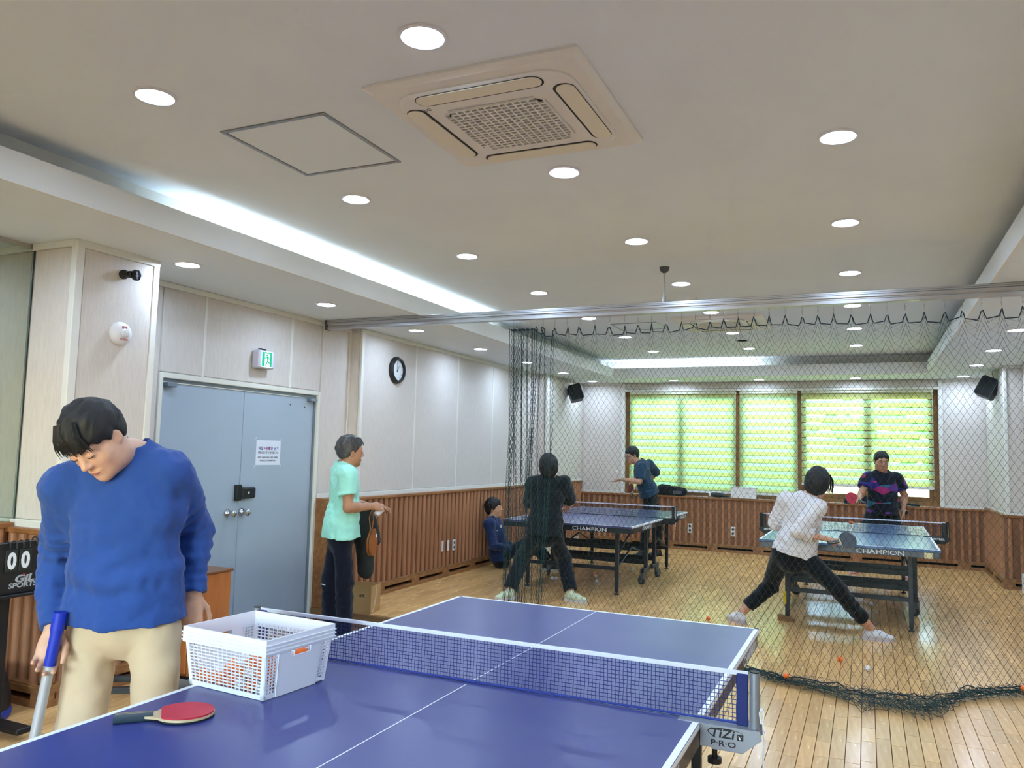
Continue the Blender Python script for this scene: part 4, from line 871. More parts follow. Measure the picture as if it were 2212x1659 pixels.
def hand_prims(w_, d, n, th, curl=.5, s=1, fr=.0085, spread=.10, thumb_curl=.3, curls=None):
    """palm, four fingers and thumb: w_ wrist, d pointing direction, n palm normal, th thumb side (+1/-1 along n x d)"""
    w_ = V3(w_); d = nrm(d); n = nrm(V3(n)-d*(V3(n)@d)); l = np.cross(n, d)*th; P = []
    P.append((econe(w_+d*.0, w_+d*.055*s, .026*s, .033*s, l, .55), .012)); P.append((econe(w_+d*.04*s, w_+d*.075*s, .034*s, .036*s, l, .42), .012))
    for i, (o, ln, yo) in enumerate(((.029,.072,.082),(.010,.080,.087),(-.010,.074,.083),(-.027,.058,.074))):
        p = w_+d*yo*s+l*o*s; ang = -.1; sp = nrm(d+l*(o*spread/.03)); cu = curls[i] if curls else curl
        for j, f_ in enumerate((.45,.32,.25)):
            ang += cu*(.75 if j == 0 else 1.0); q = p+(sp*math.cos(ang)+n*math.sin(ang))*ln*f_*s
            P.append((cone(p, q, fr*s*(1.05-.1*j), fr*s*(.97-.1*j)), .004)); p = q
    p = w_+d*.022*s+l*.022*s+n*.006; q = p+(d*.72+l*.62+n*.35)*.042*s; P.append((cone(p, q, .015*s, .0115*s), .010))
    r = q+nrm(d*.9+l*(.35-thumb_curl)+n*(.25+thumb_curl))*.032*s; P.append((cone(q, r, .0105*s, .0095*s), .005)); t = r+nrm(d*.95+l*(.15-thumb_curl)+n*(.2+thumb_curl))*.026*s; P.append((cone(r, t, .0095*s, .0075*s), .004))
    return P
def head_prims(c, F, U, s=1, female=False):
    L = np.cross(U, F); fr = np.array([L, F, U]); H = lambda l, f, u: V3(c)+(L*l+F*f+U*u)*s; A = []; D_ = []
    w_ = .95 if female else 1.0
    A += [(ell(H(0,-.012,.032), V3((.076,.094,.086))*s, fr), .02), (ell(H(0,.022,-.03), V3((.064*w_,.070,.086))*s, fr), .03), (ell(H(0,.032,-.082), V3((.046*w_,.050,.036))*s, fr), .03)]
    A += [(ell(H(0,.074,-.104), V3((.020,.017,.016))*s, fr), .025), (ell(H(0,.076,.026), V3((.050,.017,.013))*s, fr), .02)]
    for q in (-1,1): A += [(ell(H(q*.036,.054,-.028), V3((.026,.026,.024))*s, fr), .025), (ell(H(q*.052,.0,-.07), V3((.016,.03,.03))*s, fr), .03)]
    for q in (-1,1): D_ += [(ell(H(q*.032,.103,.006), V3((.019,.018,.012))*s, fr), .012)]
    E2 = [(cone(H(0,.086,.012), H(0,.110,-.026), .0085*s, .0125*s), .012), (ell(H(0,.091,-.062), V3((.024,.010,.0065))*s, fr), .006), (ell(H(0,.088,-.073), V3((.020,.010,.0065))*s, fr), .006)]
    for q in (-1,1): E2 += [(ell(H(q*.0125,.100,-.031), V3((.0085,.010,.008))*s, fr), .006), (ell(H(q*.032,.083,.005), V3((.0165,.0125,.0125))*s, fr), .005), (ell(H(q*.079,-.006,-.006), V3((.0085,.019,.031))*s, np.array([L+F*.3*q, F-L*.3*q, U])), .006)]
    D3 = [(ell(H(q*.089,.004,-.006), V3((.008,.010,.018))*s, fr), .005) for q in (-1,1)]
    return A, D_, E2, D3
HL = {  # hairline: forward position -> lowest level of the hair
 'crop': ([-.11,-.06,-.03,-.005,.02,.045,.07,.12],[-.075,-.07,-.055,.012,-.004,.030,.058,.064]),
 'fringe': ([-.11,-.06,-.03,-.005,.02,.045,.07,.12],[-.085,-.08,-.06,.010,-.012,.020,.034,.034]),
 'fade': ([-.11,-.06,-.03,-.005,.02,.045,.07,.12],[-.06,-.055,-.035,.022,.006,.030,.034,.034]),
 'bob': ([-.11,-.06,-.03,.0,.025,.05,.07,.12],[-.125,-.125,-.115,-.10,-.07,.0,.04,.05]),
 'long': ([-.11,-.06,-.03,.0,.02,.05,.07,.12],[-.14,-.14,-.13,-.03,-.02,.03,.05,.055])}
def build_person(label, J, F, U, look, base, h=.006, s=1.0, mats=None, hair='crop', female=False, shirt='long', legs='long', hem=.0, loose=.012, hands=None, feet=None, shoe=None, hs=1.0, waist_cut=True, hairvol=.014, belly=0, shoeh=0):
    sk, sh, pa, ha, so = mats; J = {k: V3(v) for k, v in J.items()}; F = nrm(F); U = nrm(U); L = np.cross(U, F)
    root = thing('person', label, 'person', tuple(base)); bv = V3(base)
    pel = (J['lh']+J['rh'])/2; nb = J['nb']; up = nrm(nb-pel); ls_ = nrm(J['ls']-J['rs']); lh_ = nrm(J['lh']-J['rh']); lm = nrm(ls_+lh_); fw = nrm(np.cross(ls_, up))
    st = lambda t, f=0: lerp(pel, nb, t)+fw*f
    g = .93 if female else 1.0
    hip, wai, che, upp = .150*g*s, (.128 if female else .142)*s, (.142 if female else .160)*s, .125*g*s
    def torso(o, b=belly): return [(econe(st(-.02), st(.12), hip+o, hip+o, lh_, .66), .03), (econe(st(.1), st(.36,.01+b*.5), hip-.008+o, wai+b*.5+o, lm, .70), .03), (econe(st(.34,.01+b*.5), st(.64,.012), wai+b*.5+o, che+o, lm, .68), .03), (econe(st(.62,.012), st(.84,.0), che+o, upp+o, ls_, .62), .03)]
    def yoke(o): return [(cone(st(.93), lerp(nb, J[k], .92)-up*.012, .056*s+o, .056*s*g+o), .05) for k in ('ls','rs')]
    allp = np.array([v for v in J.values()]); lo, hi = allp.min(0)-.2, allp.max(0)+.2
    # ---- body: one continuous skin surface
    fd = Field(lo, hi, h)
    for p, k in torso(0)+yoke(0): fd.op(p, k)
    A, D_, E2, D3 = head_prims(J['hd'], F, U, hs, female)
    skull = J['hd']-F*.02*hs-U*.05*hs
    fd.op(econe(nb-up*.03, skull, .060*g*s, .054*g*s, L, .95), .03)
    for p, k in A: fd.op(p, k)
    for p, k in D_: fd.op(p, k, 'sub')
    for p, k in E2: fd.op(p, k)
    for p, k in D3: fd.op(p, k, 'sub')
    lim = .92 if female else 1
    for q in 'lr':
        S_, E_, W_, T_ = J[q+'s'], J[q+'e'], J[q+'w'], J[q+'t']
        fd.op(cone(S_, E_, .054*s*lim, .041*s*lim), .03); fd.op(cone(E_, lerp(E_,W_,.35), .041*s*lim, .042*s*lim), .02); fd.op(econe(lerp(E_,W_,.3), W_, .042*s*lim, .028*s*lim, np.cross(T_-W_, (hands or {}).get(q, {}).get('n', fw)), .85), .02)
        kw = dict((hands or {}).get(q, {})); n_ = kw.pop('n', -fw); th = kw.pop('th', 1)
        for p, k in hand_prims(W_, T_-W_, n_, th, s=s*(.93 if female else 1), fr=max(.0085, h*1.35), **kw): fd.op(p, k)
        Hh, K_, A_ = J[q+'h'], J[q+'k'], J[q+'a']
        fd.op(cone(Hh, K_, .068*s*g, .050*s), .02); fd.op(cone(K_, lerp(K_,A_,.3), .049*s, .053*s), .02); fd.op(cone(lerp(K_,A_,.28), A_, .053*s, .037*s), .02)
    O('body', fd.mesh('body', sk, bv), parent=root)
    # ---- trousers or shorts
    fd = Field(np.minimum(lo, lo), hi, max(h, .007))
    o = loose
    fd.op(econe(st(-.02), st(.30), hip+.012, hip+.006, lh_, .72), .03)
    for q in 'lr':
        Hh, K_, A_ = J[q+'h'], J[q+'k'], J[q+'a']; kn = .058*s+o*.8; an = .047*s+o
        if legs == 'long':
            fd.op(cone(lerp(Hh,pel,.05), K_, .079*s*g+o*.4, kn), .018); fd.op(cone(K_, lerp(K_, A_, .93), kn, an, cutb=True), .02)
        elif legs == 'crop':
            fd.op(cone(Hh, K_, .092*s*g+o*.5, kn), .035); fd.op(cone(K_, lerp(K_, A_, .74), kn, an-.004, cutb=True), .02)
        else: fd.op(cone(Hh, lerp(Hh, K_, .86), .092*s*g+o, kn+.022, cutb=True), .035)
    if legs != 'short':
        for q in 'lr': fd.folds(lerp(J[q+'k'],J[q+'h'],.3), lerp(J[q+'k'],J[q+'a'],.9), .004, 6, .14, 7)
    fd.wrinkle(.007, 11, 3, (1,1,.8)).wrinkle(.004, 24, 5)
    O('trousers' if legs != 'short' else 'shorts', fd.mesh('trousers', pa, bv), parent=root)
    # ---- top
    fd = Field(lo, hi, max(h, .006) if h > .005 else .005); o = loose
    hemp = st(hem)
    for p, k in torso(o+.004): fd.op(p, k)
    fd.op(econe(hemp-up*.09, st(.16), hip+o+.040*s, hip+o+.018, lh_, .80), .05)
    fd.cut(hemp, -up)
    for p, k in yoke(o*.6): fd.op(p, k)
    for q in 'lr':
        S_, E_, W_ = J[q+'s'], J[q+'e'], J[q+'w']
        if shirt == 'long': fd.op(cone(S_-up*.008, E_, .055*s*lim+o, .049*s*lim+o*.8), .045); fd.op(cone(E_, lerp(E_,W_,.97), .050*s*lim+o*.8, .035*s+o*.5, cutb=True), .015)
        elif shirt == 'mid': fd.op(cone(S_, E_, .060*s*lim+o, .050*s*lim+o), .045); fd.op(cone(E_, lerp(E_,W_,.5), .050*s*lim+o, .048*s*lim+o, cutb=True), .015)
        elif shirt == 'elbow': fd.op(cone(S_, lerp(S_,E_,.92), .060*s*lim+o, .058*s+o, cutb=True), .045)
        else: fd.op(cone(S_, lerp(S_,E_,.62), .060*s*lim+o, .062*s*lim+o, cutb=True), .045)
    # neckline: clear the neck so that the collar ends cleanly
    fd.op(cone(nb+up*.012+fw*.012, nb+up*.16+fw*.03, .066*s*g, .08), .004, 'sub')
    for q in 'lr':
        if shirt in ('long','mid'): fd.folds(lerp(J[q+'s'],J[q+'e'],.45), J[q+'e'], .0045, 4, .11, 2); fd.folds(J[q+'e'], lerp(J[q+'e'],J[q+'w'],.97 if shirt == 'long' else .5), .005, 6 if shirt == 'long' else 4, .10, 3)
    fd.folds(hemp, st(.5), .004, 3, .3, 5)
    fd.wrinkle(.009, 9, 1, (1,1,1.3)).wrinkle(.0055, 20, 2, (1.4,1.4,.8)).wrinkle(.0025, 45, 3)
    O('top', fd.mesh('top', sh, bv), parent=root)
    # ---- hair
    fd = Field(J['hd']-.22*hs, J['hd']+.22*hs, .004 if h < .005 else .005); fr = np.array([L, F, U]); H = lambda l, f, u: J['hd']+(L*l+F*f+U*u)*hs
    fd.op(ell(H(0,-.014,.034), V3((.077+hairvol,.096+hairvol,.088+hairvol*1.15))*hs, fr), .01)
    if hair in ('bob','long','fringe'): fd.op(ell(H(0,-.03,-.03), V3((.080+hairvol*.6,.078+hairvol*.5,.10))*hs, fr), .04)
    else: fd.op(ell(H(0,-.035,-.02), V3((.074,.066+hairvol*.4,.075))*hs, fr), .03)
    if hair == 'long': fd.op(cone(H(0,-.07,-.05), H(-.02,-.10,-.16), .05*hs, .03*hs), .04)
    ax = [(fd.lo[k]+fd.h*np.arange(fd.n[k])).astype(np.float32)-J['hd'][k] for k in range(3)]; X, Y, Z = ax[0][:,None,None], ax[1][None,:,None], ax[2][None,None,:]
    pf = (X*F[0]+Y*F[1]+Z*F[2])/hs; pu = (X*U[0]+Y*U[1]+Z*U[2])/hs; pl = (X*L[0]+Y*L[1]+Z*L[2])/hs
    hl = np.interp(pf, *HL[hair])+.008*np.sin(pl*260)*(pf > .03)+.006*np.sin(pl*120+1)
    fd.a = fd.a+(hairvol*(.85 if hair == 'crop' else .55 if hair == 'fade' else .2)*np.exp(-np.clip(pu-hl,0,1)/.022)*(1 if hair != 'fade' else np.clip(1.2-np.clip(pf,0,.06)/.05,0,1))).astype(np.float32)
    fd.a = np.maximum(fd.a, ((hl-pu)*hs*.8).astype(np.float32))
    fd.wrinkle(.0045, 60, 4, (1,1,.5)).wrinkle(.004, 24, 6)
    O('hair', fd.mesh('hair', ha, bv), parent=root)
    # ---- face details
    eyeM, irisM = mat('eye_white', (226,222,216), .25), mat('iris_dark', (30,20,16), .2)
    lipM = mat('lips', (176,104,92), .5); browM = ha
    def loc(l, f, u): return tuple(H(l, f, u)-bv)
    for q in (-1,1):
        if look != 'closed':
            e = O('eye', B().ball((0,0,0),.0112*hs,14,10).fn(lambda x,y,z: tuple(V3(loc(q*.032,.0862,.004))+L*x+F*y+U*z)), eyeM, root, True); O('iris', B().ball((0,0,0),.0052*hs,10,8,(1,.5,1)).fn(lambda x,y,z: tuple(V3(loc(q*.032,.0960,.003))+L*x+F*y+U*z)), irisM, e, True)
            O('eyelid', B().tube([loc(q*.032+a,.0975-abs(a)*.35-max(0,abs(a)-.008)*.4,.0095-abs(a)**2*30) for a in (-.015,-.01,-.005,0,.005,.01,.015)],.0026*hs,6), sk, root, True)
        O('eyelashes', B().tube([loc(q*.032+a,.0972-abs(a)*.4-max(0,abs(a)-.008)*.5,(.0072 if look != 'closed' else -.001)-abs(a)**2*(30 if look != 'closed' else -16)) for a in (-.015,-.01,-.005,0,.005,.01,.015)],[.0006,.0011,.0013,.0013,.0013,.0011,.0006],5), mat('lash', (18,14,12), .6), root)
        O('eyebrow', B().tube([loc(q*(.014+.036*t),.0945-.020*t*t,.0235+.007*math.sin(t*2.4)) for t in (0,.2,.4,.6,.8,1)],[.0022,.0034,.0038,.0034,.0026,.001],6), browM, root)
    O('lips', B().ball((0,0,0),1,16,10).fn(lambda x,y,z: tuple(V3(loc(0,.0935,-.0672))+L*x*.0205*hs+F*y*.0095*hs*(1-.35*x*x)+U*z*.0082*hs)), lipM, root, True)
    # ---- shoes
    for q in 'lr':
        A_ = J[q+'a']; ff = nrm(V3((*feet[q],0))); zf = base[2] if np.isscalar(shoeh) else base[2]; z0 = zf+ (feet.get(q+'z',0)); a0 = V3((A_[0],A_[1],z0)); sd = np.array([-ff[1], ff[0], 0]); zz = np.array([0,0,1.])
        fd = Field(a0-.24, a0+np.array([.24,.24,.2]), .005)
        fd.op(econe(a0-ff*.035*s+zz*.045, a0+ff*.07*s+zz*.045, .036*s, .042*s, sd, .95), .02); fd.op(econe(a0+ff*.06*s+zz*.036, a0+ff*.145*s+zz*.030, .043*s, .036*s, sd, .68), .03); fd.op(cone(a0+zz*.05, a0+zz*.105-ff*.01, .040*s, .041*s, cutb=True), .02)
        fd.cut(a0+zz*.006, -zz)
        so_ = O('shoe', fd.mesh('shoe', shoe[0], bv), parent=root)
        out = [(-.075,0),(-.066,.026),(-.04,.036),(.02,.036),(.08,.045),(.13,.042),(.165,.026),(.182,0)]; out = out+[(a,-b_) for a, b_ in out[::-1][1:-1]]
        O('sole', B().prism([(a*s,b_*s) for a, b_ in out], tuple(a0-bv), tuple(ff), tuple(sd), (0,0,.024)), shoe[1], so_)
        lc = B()
        for k in range(4): t = .035+.02*k; lc.tube([tuple(a0-bv+ff*t*s+sd*(w2*.026)*s+zz*(.085-.011*k-.012*abs(w2))) for w2 in (-1,-.5,0,.5,1)],.0028,5)
        O('laces', lc, shoe[2], so_)
    return root, J
def skin(name, c): return mat(name, c, .5, var=.05, vscale=25, sss=.12, bump=.03, bscale=400)
skA, skB, skC, skD, skE, skF, skG = skin('skin_a',(214,168,140)), skin('skin_b',(190,138,104)), skin('skin_c',(206,158,126)), skin('skin_d',(206,154,124)), skin('skin_e',(196,148,118)), skin('skin_f',(214,164,134)), skin('skin_g',(180,130,100))
mHair, mHairG = mat('hair_black', (14,13,14), .6, var=.25, vscale=60, stretch=(1,1,.2), bump=.4, bscale=120), mat('hair_greying', (52,50,50), .5, col2=(92,90,88), vscale=30, stretch=(1,1,.3), bump=.4, bscale=120)
def fabric(name, c, **k): return mat(name, c, .85, var=k.pop('var',.06), vscale=k.pop('vscale',9), bump=.18, bscale=420, sheen=.15, spec=.25, **k)
mSock, mWhSh, mGreySole = fabric('sock_dark',(24,30,32)), mat('shoe_white', (222,222,222), .6, var=.04, bump=.1, bscale=300), mat('sole_grey', (190,190,192), .6)
# 1. man in the blue sweater
P1, J1 = build_person('man in blue sweater and beige trousers with bowed head beside the foreground table',
 {'hd':(-1.125,-1.945,1.535),'nb':(-1.149,-1.792,1.491),'ls':(-1.016,-1.716,1.431),'rs':(-1.324,-1.904,1.372),'le':(-1.083,-1.539,1.22),'lw':(-1.029,-1.581,.983),'lt':(-1.02,-1.589,.876),'re':(-1.438,-1.82,1.101),'rw':(-1.303,-1.915,.89),'rt':(-1.284,-1.952,.794),'lh':(-1.055,-1.722,.966),'rh':(-1.248,-1.806,.940),'lk':(-1.028,-1.712,.528),'rk':(-1.256,-1.830,.523),'la':(-1.06,-1.63,.1),'ra':(-1.30,-1.765,.097)},
 (.203,-.658,-.725), (-.043,-.746,.664), 'closed', (-1.17,-1.69,0), h=.0045, s=1.03, hs=.98, mats=(skA, fabric('sweater_blue',(40,74,142)), fabric('chino_beige',(212,190,158)), mHair, None), hair='fade', hairvol=.019, shirt='long', hem=-.075, loose=.016,
 hands={'l':dict(n=(-.5,.5,0),th=-1,curls=(.30,.35,.4,.45),thumb_curl=.05),'r':dict(n=(.62,-.62,.2),th=1,curls=(.45,.5,.55,.6),thumb_curl=.15)}, feet={'l':(.5,-.86),'r':(.2,-.98)}, shoe=(mat('shoe_dark',(40,40,46),.6), mGreySole, mSock))
# 2. man in the mint shirt, on the lower entrance floor
P2, J2 = build_person('man in mint T-shirt and dark trousers standing beside the grey door',
 {'hd':(-2.812,1.838,1.495),'nb':(-2.868,1.825,1.383),'rs':(-2.735,1.71,1.30),'ls':(-3.0,1.96,1.312),'re':(-2.705,1.689,1.03),'rw':(-2.63,1.925,1.035),'rt':(-2.575,2.0,1.02),'le':(-2.968,2.055,1.045),'lw':(-2.79,2.24,1.0),'lt':(-2.72,2.30,.98),'rh':(-2.83,1.80,.79),'lh':(-2.955,1.93,.785),'rk':(-2.813,1.833,.379),'lk':(-3.034,1.934,.37),'ra':(-2.811,1.855,-.056),'la':(-3.035,1.965,-.06)},
 (.603,.796,-.043), (.114,-.033,.993), 'open', (-2.92,1.9,-.146), s=1.0, hs=1.03, mats=(skB, fabric('tshirt_mint',(174,246,226)), fabric('track_trousers_navy',(14,18,34)), mHairG, None), hair='crop', hairvol=.017, shirt='short', hem=-.02, loose=.018, belly=.02,
 hands={'r':dict(n=(-.5,.3,-.3),th=-1,curl=.75),'l':dict(n=(.3,-.3,-.5),th=1,curl=.7)}, feet={'l':(.55,.83),'r':(.7,.7)}, shoe=(mat('shoe_navy',(38,50,86),.6), mGreySole, mSock))
# 3. man sitting against the wall
P3, J3 = build_person('young man in dark navy uniform sitting on the floor against the wooden wall',
 {'hd':(-3.293,5.761,.785),'nb':(-3.314,5.764,.644),'rs':(-3.283,5.597,.585),'ls':(-3.383,5.95,.565),'re':(-3.215,5.599,.304),'rw':(-3.043,5.791,.25),'rt':(-2.974,5.844,.249),'le':(-3.344,6.061,.285),'lw':(-3.108,6.025,.264),'lt':(-3.043,6.033,.256),'rh':(-3.189,5.767,.125),'lh':(-3.25,5.956,.12),'rk':(-2.82,5.896,.375),'lk':(-2.88,6.124,.365),'ra':(-2.60,5.97,.09),'la':(-2.68,6.23,.09)},
 (.986,.165,.002), (.032,-.206,.978), 'open', (-2.95,5.9,0), mats=(skC, fabric('uniform_navy',(26,44,82)), fabric('uniform_trousers',(16,19,26)), mHair, None), hair='fringe', hairvol=.016, shirt='long', hem=.0, loose=.014,
 hands={'r':dict(n=(0,0,-1),th=1,curl=.5),'l':dict(n=(0,0,-1),th=-1,curl=.5)}, feet={'l':(1,.1),'r':(1,.1)}, shoe=(mBlackP, mGreySole, mSock))
# 4. woman in black seen from behind
P4, J4 = build_person('person with black bob hair in black clothes at the left table, seen from behind',
 {'hd':(-1.829,3.975,1.379),'nb':(-1.826,3.988,1.258),'ls':(-1.985,3.93,1.19),'rs':(-1.69,4.07,1.205),'le':(-2.073,4.092,.952),'lw':(-2.045,4.34,.90),'lt':(-2.0,4.42,.88),'re':(-1.696,4.268,1.001),'rw':(-1.79,4.48,.924),'rt':(-1.85,4.545,.902),'lh':(-1.945,3.935,.69),'rh':(-1.775,4.01,.70),'lk':(-2.15,4.057,.393),'rk':(-1.735,4.235,.409),'la':(-2.193,3.867,.083),'ra':(-1.60,4.10,.083)},
 (-.362,.932,-.013), (-.028,.003,1.), 'open', (-1.89,3.98,0), mats=(skD, fabric('tee_black',(20,26,30)), fabric('wide_trousers_black',(18,23,30)), mHair, None), hair='bob', hairvol=.020, female=True, hs=1.0, shirt='elbow', hem=-.04, loose=.026,
 hands={'l':dict(n=(.3,0,-.8),th=1,curl=.7),'r':dict(n=(-.3,0,-.8),th=-1,curl=.7)}, feet={'l':(-.35,-.6),'r':(.92,-.1)}, shoe=(mat('shoe_lime',(214,226,190),.6), mWhSh, mat('lace_lime',(190,230,130),.6)))
# 5. man with glasses serving
P5, J5 = build_person('man with glasses in dark teal shirt serving behind the left table',
 {'hd':(-2.009,7.864,1.515),'nb':(-1.909,7.919,1.41),'ls':(-1.836,7.782,1.337),'rs':(-1.82,8.159,1.384),'le':(-1.833,7.649,1.135),'lw':(-2.083,7.59,1.154),'lt':(-2.248,7.552,1.115),'re':(-1.767,8.416,1.248),'rw':(-1.972,8.30,1.06),'rt':(-2.04,8.22,1.04),'lh':(-1.761,7.944,.91),'rh':(-1.78,8.134,.909),'lk':(-1.805,7.941,.497),'rk':(-1.683,8.217,.491),'la':(-1.841,7.987,.083),'ra':(-1.699,8.271,.083)},
 (-.669,-.655,-.353), (-.251,-.248,.936), 'open', (-1.78,8.1,0), mats=(skE, fabric('shirt_teal',(28,58,82)), fabric('trousers_black',(18,19,24)), mHair, None), hair='crop', hairvol=.016, shirt='elbow', hem=.05, loose=.016,
 hands={'l':dict(n=(0,0,1),th=1,curl=.1,thumb_curl=-.6),'r':dict(n=(.2,-.3,-.6),th=1,curl=.8)}, feet={'l':(-.8,-.6),'r':(-.6,-.8)}, shoe=(mBlackP, mBlackP, mSock))
# 6. woman in white lunging
P6, J6 = build_person('woman in white sweater and black trousers lunging at the right table',
 {'hd':(.82,3.706,1.32),'nb':(.74,3.683,1.191),'ls':(.545,3.755,1.158),'rs':(.828,3.56,1.115),'le':(.455,3.81,.94),'lw':(.676,4.01,.932),'lt':(.775,4.09,.95),'re':(.67,3.47,.905),'rw':(.894,3.60,.846),'rt':(.984,3.675,.816),'lh':(.525,3.71,.695),'rh':(.705,3.655,.675),'lk':(.398,3.945,.365),'rk':(.985,3.57,.43),'la':(.13,3.90,.085),'ra':(1.235,3.80,.085)},
 (.316,.933,-.174), (.17,.125,.978), 'open', (.68,3.85,0), mats=(skF, fabric('sweater_white',(222,218,220),var=.03), fabric('trousers_black2',(12,13,16)), mHair, None), hair='bob', hairvol=.018, female=True, hs=1.02, shirt='mid', legs='crop', hem=.0, loose=.018,
 hands={'l':dict(n=(0,-.3,-.8),th=1,curl=.25),'r':dict(n=(-.3,.5,-.6),th=-1,curls=(.05,.75,.8,.85))}, feet={'l':(-.45,.5),'r':(.95,.05)}, shoe=(mWhSh, mat('sole_pinkgrey',(206,196,200),.6), mWhSh))
def shards():
    m = fabric('jersey_patterned', (14,17,32)); nt = m.node_tree; n = nt.nodes; L_ = nt.links; p = n['Principled BSDF']; tc = n['Texture Coordinate'] if 'Texture Coordinate' in n else n.new('ShaderNodeTexCoord')
    mp = n.new('ShaderNodeMapping'); mp.inputs['Rotation'].default_value = (0,.9,0); mp.inputs['Scale'].default_value = (5,3,11); L_.new(tc.outputs['Object'], mp.inputs[0])
    vo = n.new('ShaderNodeTexVoronoi'); vo.inputs['Scale'].default_value = 1.3; L_.new(mp.outputs[0], vo.inputs['Vector'])
    rp = n.new('ShaderNodeValToRGB'); rp.color_ramp.interpolation = 'CONSTANT'; e = rp.color_ramp.elements; e[0].color = (*lin((14,17,32)),1); e[1].position = .62; e[1].color = (*lin((44,36,120)),1)
    for ps, c in ((.74,(150,34,96)),(.82,(14,17,32)),(.88,(90,40,130)),(.95,(40,96,120))): x = e.new(ps); x.color = (*lin(c),1)
    sp = n.new('ShaderNodeSeparateColor'); L_.new(vo.outputs['Color'], sp.inputs[0]); L_.new(sp.outputs[0], rp.inputs[0]); L_.new(rp.outputs[0], p.inputs['Base Color']); return m
# 7. man in the patterned jersey
P7, J7 = build_person('man in dark jersey with pink and blue shards waiting behind the right table',
 {'hd':(1.403,8.075,1.515),'nb':(1.412,8.118,1.353),'rs':(1.238,8.03,1.295),'ls':(1.597,8.225,1.285),'re':(1.151,7.894,1.082),'rw':(1.129,7.669,1.023),'rt':(1.107,7.596,.995),'le':(1.685,8.29,1.059),'lw':(1.659,8.144,.848),'lt':(1.657,8.129,.756),'rh':(1.319,8.104,.819),'lh':(1.491,8.182,.812),'rk':(1.149,7.951,.462),'lk':(1.62,8.10,.43),'ra':(1.052,8.109,.083),'la':(1.705,7.90,.083)},
 (.232,-.95,-.208), (.077,-.195,.978), 'open', (1.38,8.05,0), mats=(skG, shards(), fabric('shorts_black',(16,17,20)), mHair, None), hair='crop', hairvol=.014, hs=1.06, s=1.04, shirt='short', legs='short', hem=-.02, loose=.022, belly=.03,
 hands={'r':dict(n=(.3,-.1,-.8),th=1,curl=.8),'l':dict(n=(-.5,-.2,0),th=1,curl=.35)}, feet={'l':(.4,-.9),'r':(-.2,-1)}, shoe=(mWhSh, mat('sole_pink',(200,120,130),.6), mBlackP))
# ================================================================ NET CURTAIN
mNet = mat('net_cord_green', (14,58,58), .7, var=.15); mRope = mat('net_rope_green', (14,40,48), .7, var=.1)
nc = thing('net_curtain', 'tall green mesh net hung from the ceiling rail across the hall', 'net', (0,2.43,0))
HX = [-1.575,-1.555,-1.54,-1.525,-1.51,-1.495,-1.48,-1.46,-1.42,-1.36,-1.30]
while HX[-1] < 2.9: HX.append(HX[-1]+random.uniform(.105,.128))
HXa = np.array(HX)
NB = 44                                   # columns folded into the bunch at the left
cw, ch = .0455, .0355
NC = NB+int((2.92+1.22)/cw); NR = 122
YBX = ([-1.6,-.3,.2,.44,.7,1.1,1.55,1.84,2.2,2.95],[2.42,2.30,2.22,2.17,2.06,2.0,2.06,2.36,2.62,2.75]); EXT = ([-1.6,.2,.7,.95,1.2,1.6,1.75,2.0,2.3,2.95],[.05,.08,.14,.24,.48,.50,.22,.14,.26,.28])
def node(ci, r):
    """column position ci (fractional), half row r -> point in the hall"""
    v = r*ch; q = np.asarray(ci, float)
    if q < NB:
        t = q/NB; x = -1.60+.40*t**1.15; y = 2.43+.055*math.sin(q*1.45)*(1-.6*t)
        x += .02*math.sin(v*2.1+q*.3)*min(1,v)
    else:
        x = -1.20+(q-NB)*cw; y = 2.43+.022*math.sin((x)*2*PI/.23)+.012*math.sin(x*9+v*1.7)
    k = np.argmin(np.abs(HXa-x)); xh = HXa[k]; 
    if q >= NB or q > NB*.6:
        d = min(1, abs(x-xh)/.058); sag = .085*(1-(1-d)**1.6); dec = math.exp(-v/.30); x += (xh-x)*.55*math.exp(-v/.13)
    else: sag = .02; dec = math.exp(-v/.3)
    z = 2.600-sag*dec-v+ (0 if q < NB else .01*math.sin(x*3))
    yb = float(np.interp(x, *YBX)); zf = 1.25
    if z < zf: t = (zf-max(z,0))/zf; y = y*(1-t*t)+yb*t*t+ .02*math.sin(x*14+3)*t
    if z < .03:                                            # lies on the floor, crumpled
        s_ = (.03-z); e = float(np.interp(x, *EXT)); n1 = float(vnoise(x,s_*3,0.,9,1)); n2 = float(vnoise(x,s_*2,0.,14,2))
        tr = abs(((s_/.30)+1)%2-1); y = yb-e*tr*(.7+.5*n1)-.035*math.sin(s_*26+x*5)*(1+.5*n2)+.03*n2; x += .035*n1; z = .006+.045*abs(n2)*(1-.5*tr)+.012*abs(n1)+.015*s_
    return (x, y-2.43, z)
nb_ = B(); grid = {}
for r in range(NR):
    for i in range(NC+1): grid[(i,r)] = node(i+(.5 if r%2 else 0), r)
for i in range(NC):
    a = [grid[(i,r)] for r in range(NR)]; nb_.tube(a, .00125, 3, caps=False)
    b_ = [grid[(i+1,r)] if r%2 == 0 else grid[(i,r)] for r in range(NR)]; nb_.tube(b_, .00125, 3, caps=False)
me = nb_.mesh('net_mesh', mNet); o = O('net_mesh', me, parent=nc); o['kind'] = 'stuff'
O('top_rope', B().tube([node(i*.5,0) for i in range(0, 2*NC)], .0042, 6), mRope, nc, True)
O('bottom_rope', B().tube([node(i*.5,NR-1) for i in range(int(NB*2), 2*NC)], .0036, 5), mRope, nc, True)
